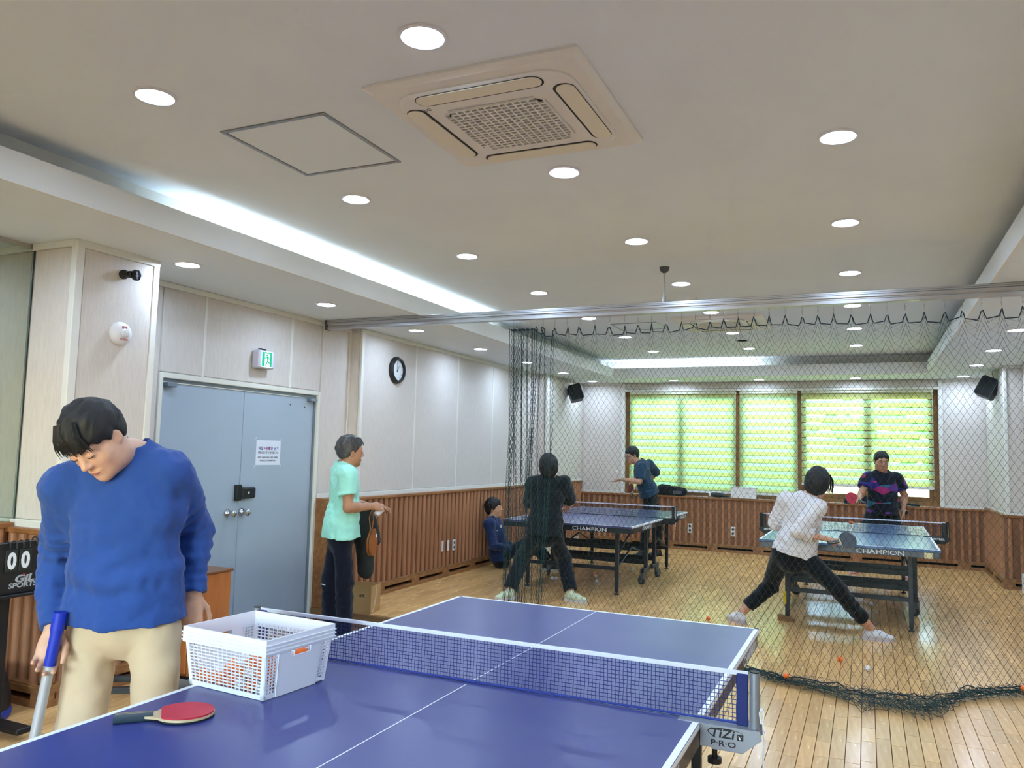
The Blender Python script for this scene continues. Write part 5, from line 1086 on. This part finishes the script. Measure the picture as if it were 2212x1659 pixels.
for dx, r_ in ((-1.575,.0035),(-1.535,.0025),(-1.47,.003),(-1.36,.0035)):
    O('hanging_cord', B().tube([(dx+.03*(1-t)*.3*math.sin(t*3)+(.05*t if dx > -1.4 else 0)*-1, -.06+.03*math.sin(t*5+dx*9), 2.58-2.56*t) for t in [k/14 for k in range(15)]], r_, 6), mRope, nc, True)
hk = B().tube([(0,0,.062),(.006,0,.056),(0,0,.046),(-.006,0,.056),(0,0,.062)],.0016,5)
for k in range(3): hk.tube([(.0035*math.cos(a)*(1 if k%2 else .3),.0035*math.cos(a)*(.3 if k%2 else 1),.036-.014*k+.008*math.sin(a)) for a in [j*PI/3 for j in range(6)]],.0013,4,closed=True)
hk = hk.mesh('hook', mChrome)
for x in HX: O('hook', hk, parent=nc, loc=(x,0,2.600))
# ================================================================ PROPS
# ball pick-up tube held by the man in blue
a_, e_ = Vector((-1.235,-1.946,.96)), Vector((-1.345,-2.006,.03)); dv = (e_-a_)
pt = thing('ball_pickup_tube', 'silver ball pick-up tube with blue cap and black band in the man\'s right hand', 'tube', tuple(e_)); R_ = lambda t: tuple(a_+dv*t-e_)
O('tube_body', B().cyl(R_(.17),R_(1),.0165,n=24), mat('tube_silver', (196,200,206), .35, metal=.35), pt, True); O('end_cap', B().cyl(R_(.055),R_(.185),.0185,n=24).cyl(R_(0),R_(.06),.0215,n=24).cyl(R_(.062),R_(.07),.0205,n=24), mat('cap_blue', (26,52,180), .45), pt, True)
O('grip_band', B().cyl(R_(.475),R_(.60),.0195,n=24), mBlackP, pt, True)
# scoreboard on its stand
sb = thing('scoreboard', 'black flip scoreboard showing 00 on a stand at the left edge', 'scoreboard', (-2.93,-1.3,0))
O('panel', B().bev(.0,-.46,.715,.03,.465,.985,.004), mBlackP, sb); O('shelf_lip', B().bev(-.03,-.47,.70,.06,.475,.716,.003), mBlackM, sb)
O('stand_post', B().bev(-.06,.27,.05,-.02,.345,.70,.004), mBlackM, sb); O('stand_post', B().bev(-.06,-.345,.05,-.02,-.27,.70,.004), mBlackM, sb); O('stand_base', B().bev(-.075,-.36,.03,.2,-.28,.06,.004).bev(-.075,.28,.03,.2,.36,.06,.004).bev(-.06,-.28,.03,-.02,.28,.06,.004), mBlackM, sb)
mCard = mat('score_card', (32,36,32), .6)
for yy in (.298,.372,-.298,-.372):
    cd = O('score_card', B().bev(.031,yy-.034,.832,.036,yy+.034,.945,.002), mCard, sb); O('digit', text_b('0', .115, (.0365,yy,.885), (0,1,0), (0,0,1), .0006, .005, sx=.8), mLet, cd)
    for q in (-.018,.018): O('ring', B().tube([(.018+.026*math.cos(t),yy+q,.962+.030*math.sin(t)) for t in [k*PI/6-.3 for k in range(9)]],.0035,6), mBlackP, sb, True)
O('ring', B().tube([(.018+.026*math.cos(t),.43,.975+.030*math.sin(t)) for t in [k*PI/6-.3 for k in range(9)]],.0035,6), mBlackP, sb, True)
O('logo', text_b('GiL', .05, (.0305,.375,.79), (0,1,0), (0,0,1), .0005, .002, sx=1.5, shear=.2), mat('logo_silver', (170,172,176), .4), sb); O('logo', text_b('SPORTS', .036, (.0305,.37,.757), (0,1,0), (0,0,1), .0005, .0012, sx=1.25, shear=.1), mat('logo_silver', (170,172,176), .4), sb); O('logo_dot', B().ball((.0308,.372,.812),.006,10,8,(.2,1,1)), mRedR, sb)
bn = thing('waste_bin', 'black bin with blue trim on the floor at the left edge below the scoreboard', 'bin', (-3.265,-.92,0))
O('bin_body', B().lathe([(.185,.0),(.19,.04),(.185,.12),(.16,.22),(.145,.25),(.138,.25),(.15,.21),(.17,.1)], n=36), mBlackP, bn, True); O('bin_base_trim', B().lathe([(.187,.002),(.194,.02),(.194,.04),(.188,.055)], n=36), mat('bin_blue', (24,50,150), .5), bn, True); O('bin_rim', B().tube([(.142*math.cos(k*PI/16),.142*math.sin(k*PI/16),.25) for k in range(32)],.007,8,closed=True), mat('bin_blue', (24,50,150), .5), bn, True)
# low wheeled frame behind the man's legs
dl = thing('wheeled_frame', 'low black wheeled frame on the floor by the pillar behind the man in blue', 'frame', (-2.82,-.33,0), math.radians(35))
O('side_rail', B().bev(-.18,-.14,.085,.18,-.10,.12,.004), mBlackM, dl); O('side_rail', B().bev(-.18,.10,.085,.18,.14,.12,.004), mBlackM, dl); O('cross_rail', B().bev(.13,-.16,.07,.17,.16,.10,.004), mBlackM, dl)
for x_, y_ in ((.15,-.12),(.15,.12),(-.15,-.12),(-.15,.12)): O('wheel', B().lathe([(.0,-.014),(.03,-.014),(.036,-.009),(.036,.009),(.03,.014),(0,.014)],(x_,y_,.036),(0,1,0),20).bev(x_-.012,y_-.018,.03,x_+.012,y_+.018,.09,.004), mBlackP, dl, True)
# wooden cabinet by the entrance
cb = thing('shoe_cabinet', 'small orange brown wooden cabinet in front of the grey door', 'cabinet', (-2.97,.30,0), .0)
O('carcass', B().bev(-.16,-.13,.02,.15,.22,.655,.004), mat('cabinet_wood', (190,116,60), .4, col2=(160,92,46), vscale=4, stretch=(4,4,.6)), cb); O('cabinet_door', B().bev(-.15,-.142,.04,.14,-.13,.63,.003), mat('cabinet_wood', (190,116,60), .4), cb); O('cabinet_top', B().bev(-.17,-.145,.655,.16,.23,.672,.003), mat('cabinet_top', (120,78,48), .4), cb); O('foot_rail', B().box(-.15,-.12,0,.14,.21,.02), mDark, cb)
paddle('paddle', 'red paddle lying on the small wooden cabinet behind the man in blue', Matrix.Translation((-2.93,.30,.6825)) @ Matrix.Rotation(2.6,4,'Z'), mRedR, mTeal)
# cardboard box on the raised floor
cbx = thing('cardboard_box', 'open brown cardboard box with torn tape at the edge of the raised floor', 'box', (-3.15,2.57,0.001), math.radians(12))
mCb = mat('cardboard', (184,146,92), .8, var=.05, vscale=5); W_, D_2, H_ = .15, .118, .25
O('box_wall', B().box(-W_,-D_2,0,W_,-D_2+.004,H_), mCb, cbx); O('box_wall', B().box(-W_,D_2-.004,0,W_,D_2,H_), mCb, cbx); O('box_wall', B().box(-W_,-D_2+.004,0,-W_+.004,D_2-.004,H_), mCb, cbx); O('box_wall', B().box(W_-.004,-D_2+.004,0,W_,D_2-.004,H_), mCb, cbx); O('box_base', B().box(-W_+.004,-D_2+.004,0,W_-.004,D_2-.004,.004), mCb, cbx)
O('torn_tape', B().prism([(-.09,.0),(-.06,.002),(.012,.10),(.028,.18),(.03,.245),(.005,.245),(-.01,.15),(-.05,.05)],(W_+.0006,0,0),(0,1,0),(0,0,1),(.0004,0,0)), mat('torn_paper', (206,182,164), .8), cbx); O('packing_tape', B().box(W_+.0004,.012,.0,W_+.0008,.05,.2), mat('packing_tape_brown', (186,140,74), .3), cbx)
O('lettering', text_b('로즈', .03, (.06,-D_2-.0005,.16), (1,0,0), (0,0,1), .0003, .0006), mBlk, cbx)
fe = thing('red_pail', 'small red pail mostly hidden behind the legs of the man in mint', 'pail', (-3.39,2.74,0)); O('pail_body', B().lathe([(.06,0),(.075,.16),(.071,.16),(.056,.006),(0,.006)], n=24), mat('pail_red', (190,24,34), .45), fe, True); O('pail_rim', B().tube([(.075*math.cos(k*PI/10),.075*math.sin(k*PI/10),.16) for k in range(20)],.004,6,closed=True), mat('pail_red', (190,24,34), .45), fe, True)
# jacket and paddle case carried by the man in mint
def blob(name, prims, mt, base, parent, h=.006, wr=.006, cuts=()):
    pts = np.array([p[0] for p, k in prims]+[p[1] for p, k in prims]); fd = Field(pts.min(0)-.04, pts.max(0)+.04, h)
    for p, k in prims: fd.op(p, k)
    for p, n_ in cuts: fd.cut(p, n_)
    if wr: fd.wrinkle(wr, 18, 8, (1,1,.5)).wrinkle(wr*.5, 36, 9)
    return O(name, fd.mesh(name, mt, base), parent=parent)
jk = thing('jacket', 'dark olive jacket hanging over the arm of the man in mint', 'jacket', (-2.84,2.13,.38)); lt_ = (.85,.5,0)
blob('jacket_cloth', [(econe((-2.86,2.11,.98),(-2.84,2.14,.72),.055,.085,lt_,.55),.04),(econe((-2.84,2.14,.74),(-2.83,2.16,.45),.085,.07,lt_,.55),.04),(cone((-2.79,2.17,.9),(-2.755,2.19,.72),.04,.05),.03),(cone((-2.92,2.08,1.0),(-2.79,2.19,1.0),.045,.045),.03)], fabric('jacket_olive',(48,50,46)), (-2.84,2.13,.38), jk, wr=.008)
O('drawstring', B().tube([(.02,.0,.07),(.025,-.01,.02),(.02,-.01,-.01)],.003,5), mBlackP, jk)
pc = thing('paddle_case', 'brown teardrop paddle case hanging by its strap from the man in mint', 'case', (-2.685,2.02,.60)); mLea = mat('leather_tan', (160,92,40), .45, var=.1)
M_ = Matrix.Rotation(math.radians(98),4,'Z') @ Matrix.Rotation(math.radians(6),4,'Y'); prof = [(.05*math.cos(t)*(1 if math.sin(t) < .2 else 1-.55*(math.sin(t)-.2)),.115*math.sin(t)+.12) for t in [k*PI/14 for k in range(28)]]
O('case_shell', B().prism([(a*1.35,b_) for a, b_ in prof],(0,-.02,0),(1,0,0),(0,0,1),(0,.017,0)).xf(M_), mLea, pc); O('case_shell', B().prism([(a*1.35,b_) for a, b_ in prof],(0,.003,0),(1,0,0),(0,0,1),(0,.017,0)).xf(M_), mLea, pc); O('zip_band', B().prism([(a*1.37,b_) for a, b_ in prof],(0,-.003,0),(1,0,0),(0,0,1),(0,.006,0)).xf(M_), mBlackP, pc)
O('case_label', B().box(.02,-.0215,.16,.045,-.0205,.19).xf(M_), mLet, pc); O('strap', B().tube([(-.015,0,.225),(-.035,.005,.33),(-.01,.01,.415),(.01,.005,.33),(.0,0,.23)],.005,6), mLea, pc, True)
ts = thing('paper_cup', 'crumpled white paper cup in the right hand of the man in mint', 'cup', (-2.600,1.985,.985)); O('cup_wall', B().lathe([(.024,-.03),(.034,.035),(.032,.035),(.022,-.028),(0,-.028)], (0,0,0), (.3,.5,.8), 16).fn(lambda x,y,z:(x+.004*math.sin(z*200),y+.004*math.cos(z*160),z)), mat('paper_white', (226,222,224), .7), ts, True)
# things on the ledge under the window
df = thing('duffel_bag', 'black duffel bag on the ledge under the left blind', 'bag', (-1.72,9.395,.87))
blob('bag_body', [(econe((-1.93,9.395,.945),(-1.56,9.395,.93),.088,.07,(0,0,1),.75),.03),(cone((-1.90,9.385,1.0),(-1.80,9.385,1.0),.05,.045),.03),(cone((-1.70,9.395,.98),(-1.62,9.395,.97),.05,.04),.02)], fabric('bag_black',(26,28,32)), (-1.72,9.395,.87), df, wr=.007, cuts=(((0,0,.872),(0,0,-1)),))
O('bag_panel', B().prism(rrect(.07,.03,.015,4),(.08,-.078,.05),(1,0,0),(0,0,1),(0,.012,0)), mat('bag_grey',(84,88,94),.8), df); O('bag_handle', B().tube([(-.12,-.07,.10),(-.06,-.085,.14),(.0,-.09,.15),(.06,-.085,.13),(.1,-.07,.08)],.008,6), mBlackP, df, True); O('bag_end', B().cyl((.145,0,.055),(.165,0,.055),.05,.04,n=20), mBlackP, df)
bx_ = thing('storage_box', 'plain off-white box on the ledge under the middle blind', 'box', (-.585,9.39,.869)); O('box_body', B().bev(-.195,-.055,0,.195,.05,.165,.006), mWhiteP, bx_); O('box_lid', B().bev(-.2,-.06,.165,.2,.055,.185,.006), mWhiteP, bx_); O('grip_slot', B().bev(.01,-.0575,.08,.13,-.054,.092,.001), mat('slot_pale', (200,202,210), .4), bx_)
dy = thing('hair_dryer', 'black hair dryer with white nozzle lying on the ledge beside the white box', 'hair dryer', (-1.0,9.40,.869)); O('dryer_barrel', B().lathe([(.030,-.1),(.036,-.06),(.036,.04),(.028,.09)],(0,0,.038),(1,0,-.03),20), mBlackP, dy, True); O('nozzle_ring', B().lathe([(.031,-.135),(.037,-.125),(.037,-.1),(.031,-.098)],(0,0,.038),(1,0,0),20), mWhiteP, dy, True); O('dryer_handle', B().tube([(.07,-.01,.03),(.13,-.02,.022),(.18,-.025,.018)],[.02,.017,.015],10), mat('dryer_navy',(30,38,60),.5), dy, True)
mg = tag(O('magazine', B().bev(-1.44,9.36,.8685,-1.24,9.46,.873,.001), mat('magazine_pale',(200,206,220),.6)), 'thin pale booklet lying on the ledge beside the duffel bag', 'booklet')
lb_ = tag(O('window_label_strip', B().bev(-1.44,9.494,.955,-.80,9.499,.99,.001), mat('label_blue',(176,200,226),.5)), 'pale blue label strip along the window frame under the left blind', 'label')
cl = thing('folded_jersey', 'dark blue folded cloth on the ledge behind the red paddle', 'cloth', (1.06,9.40,.869)); blob('cloth_pile', [(econe((.94,9.40,.90),(1.2,9.41,.91),.045,.05,(0,0,1),1.2),.03),(cone((1.08,9.40,.95),(1.18,9.41,.97),.04,.04),.03)], fabric('cloth_navy',(20,24,40)), (1.06,9.40,.869), cl, wr=.01, cuts=(((0,0,.87),(0,0,-1)),)); O('cloth_trim', B().tube([(-.12,-.06,.01),(-.05,-.063,.022),(.02,-.06,.012)],.006,6), mat('trim_blue',(60,90,170),.7), cl)
j2 = thing('draped_jacket', 'dark green jacket draped over the ledge behind the man in the dark jersey', 'jacket', (1.80,9.37,.869)); blob('cloth_fold', [(econe((1.66,9.38,.90),(1.9,9.38,.885),.05,.03,(0,1,0),.5),.02),(econe((1.68,9.335,.88),(1.74,9.325,.77),.06,.03,(1,0,0),.35),.02)], fabric('jacket_green',(24,40,44)), (1.80,9.37,.869), j2, wr=.006); O('zip', B().tube([(-.1,-.062,.02),(-.07,-.065,-.06)],.003,5), mChrome, j2)
wbx = thing('white_carton', 'white carton on the floor at the right edge by the pillar', 'carton', (2.95,7.42,0)); O('carton_body', B().bev(-.05,-.1,0,.06,.1,.22,.004), mWhiteP, wbx); O('carton_flap', B().bev(-.052,-.1,.22,.062,-.02,.224,.001), mat('paper', (226,231,240), .8), wbx)
# ---- paddles in play, balls in the air
paddle('paddle', 'red paddle held low behind the table by the man with glasses', Matrix.Translation((-2.10,8.17,1.005)) @ Matrix.Rotation(math.radians(-45),4,'Z') @ Matrix.Rotation(math.radians(80),4,'X') @ Matrix.Rotation(math.radians(125),4,'Z'), mat('rubber_darkred',(110,22,30),.55), mTeal)
paddle('paddle', 'red paddle held by the man in the dark jersey', Matrix.Translation((1.035,7.545,1.03)) @ Matrix.Rotation(math.radians(20),4,'Z') @ Matrix.Rotation(math.radians(72),4,'X') @ Matrix.Rotation(math.radians(160),4,'Z'), mRedR, mTeal)
paddle('paddle', 'dark grey paddle held out by the woman in white', Matrix.Translation((1.058,3.66,.838)) @ Matrix.Rotation(math.radians(28),4,'Z') @ Matrix.Rotation(math.radians(62),4,'X') @ Matrix.Rotation(math.radians(8),4,'Z'), mat('rubber_slate',(70,76,84),.6), mTeal)
put_ball((-2.157,7.546,1.272), 'w', 'white ball in the air above the open hand of the man with glasses', 'balls in play'); put_ball((1.057,5.673,.846), 'o', 'orange ball in the air just above the net of the right table', 'balls in play')
# ---- clothing details
def local(P, off): return tuple(Vector(P)-Vector(off))
b5 = (-1.78,8.1,0); F5, U5 = nrm((-.669,-.655,-.353)), nrm((-.251,-.248,.936)); L5 = np.cross(U5, F5); H5 = lambda l, f, u: tuple(V3((-2.009,7.864,1.515))+L5*l+F5*f+U5*u-V3(b5))
gl = B()
for q in (-1,1): gl.tube([H5(q*.032+.024*math.cos(t), .105-.006*abs(math.cos(t)), .004+.019*math.sin(t)) for t in [k*PI/8 for k in range(16)]], .002, 5, closed=True).tube([H5(q*.056,.10,.008), H5(q*.078,.05,.008), H5(q*.084,-.01,.004)], .002, 5)
gl.tube([H5(-.009,.106,.008), H5(0,.108,.010), H5(.009,.106,.008)], .002, 5); O('glasses', gl, mBlackP, P5)
O('wrist_watch', B().tube([tuple(V3((-2.055,7.597,1.152))-V3(b5)+V3((.2,-.97,0))*.030*math.cos(t)+V3((0,0,1))*.028*math.sin(t)) for t in [k*PI/8 for k in range(16)]], .009, 6, closed=True), mGreyM, P5, True)
O('shoulder_patch', B().ball((0,0,0),.028,14,8,(.25,1,1.25)).xf(Matrix.Translation(local((-1.885,7.722,1.29), b5)) @ Matrix.Rotation(math.radians(58),4,'Z')), mat('patch_orange',(196,130,70),.7), P5)
b3 = (-2.95,5.9,0); O('badge', B().ball((0,0,0),.022,14,8,(.4,.8,1)).xf(Matrix.Translation(local((-3.165,5.72,.545), b3))), mat('badge_cream',(214,210,180),.5), P3); O('pocket_button', B().ball(local((-3.17,5.62,.50), b3),.009,8,6), mat('button_brass',(200,186,130),.4,metal=.5), P3)
b7 = (1.38,8.05,0); O('chest_emblem', B().prism([(0,0),(-.018,.016),(-.026,.006),(-.018,-.010),(-.006,-.012),(0,-.004),(.006,-.012),(.018,-.010),(.026,.006),(.018,.016)], local((1.315,7.905,1.245), b7), tuple(nrm((.95,.25,0))), tuple(nrm((0,-.25,.97))), (0,-.003,0)), mat('emblem_pink',(214,44,110),.6), P7); O('wrist_band', B().tube([tuple(V3((1.662,8.16,.872))-V3(b7)+V3((1,0,0))*.033*math.cos(t)+V3((0,1,.3))*.033*math.sin(t)) for t in [k*PI/8 for k in range(16)]], .007, 6, closed=True), mGreyM, P7, True)
b2 = (-2.92,1.9,-.146); O('knee_stripe', B().tube([local((-3.095,1.90,.355), b2), local((-3.07,1.865,.352), b2), local((-3.03,1.858,.350), b2)], .005, 5), mLet, P2)
# loose hair
def strands(parent, base, hd, F, U, n, hs, fn, mt, r=.0016):
    F, U = nrm(F), nrm(U); L = np.cross(U, F); b = B()
    for k in range(n):
        pts = fn(k); b.tube([tuple(V3(hd)+(L*p[0]+F*p[1]+U*p[2])*hs-V3(base)) for p in pts], [r, r, r*.8, r*.3][:len(pts)] if len(pts) <= 4 else r, 4, caps=False)
    O('hair_strands', b, mt, parent, True)['kind'] = 'stuff'
rs_ = random.Random(3)
def fringe(k):
    l = rs_.uniform(-.055,.055); a = rs_.uniform(-.015,.015); k2 = 1-l*l*60; return [(l*.8,.05,.125),(l,.066+.022*k2,.088),(l+a,.076+.021*k2,.055),(l+a*1.6,.079+.020*k2,.028+rs_.uniform(-.012,.010))]
strands(P1, (-1.17,-1.69,0), (-1.125,-1.945,1.535), (.203,-.658,-.725), (-.043,-.746,.664), 90, .98, fringe, mHair, .0020)
def wisps(k):
    l = rs_.uniform(-.08,-.02) if k < 14 else rs_.uniform(-.1,.1); return [(l,.05,.09),(l*1.1,.115,.05),(l*1.15,.135,-.01+rs_.uniform(-.01,.01)),(l*1.1,.14+rs_.uniform(-.02,.02),-.06)]
strands(P6, (.68,3.85,0), (.82,3.706,1.32), (.316,.933,-.174), (.17,.125,.978), 22, 1.02, wisps, mHair, .004)
def tousle(k):
    t = rs_.uniform(0,6.28); d = rs_.uniform(.05,.085); x, y = math.cos(t)*d, math.sin(t)*d; return [(x*.6,y*.6-.01,.12),(x,y-.01,.12),(x*1.25,y*1.25-.01,.095),(x*1.4,y*1.4,.06)]
strands(P2, b2, (-2.812,1.838,1.495), (.603,.796,-.043), (.114,-.033,.993), 90, 1.03, tousle, mHairG, .0025)
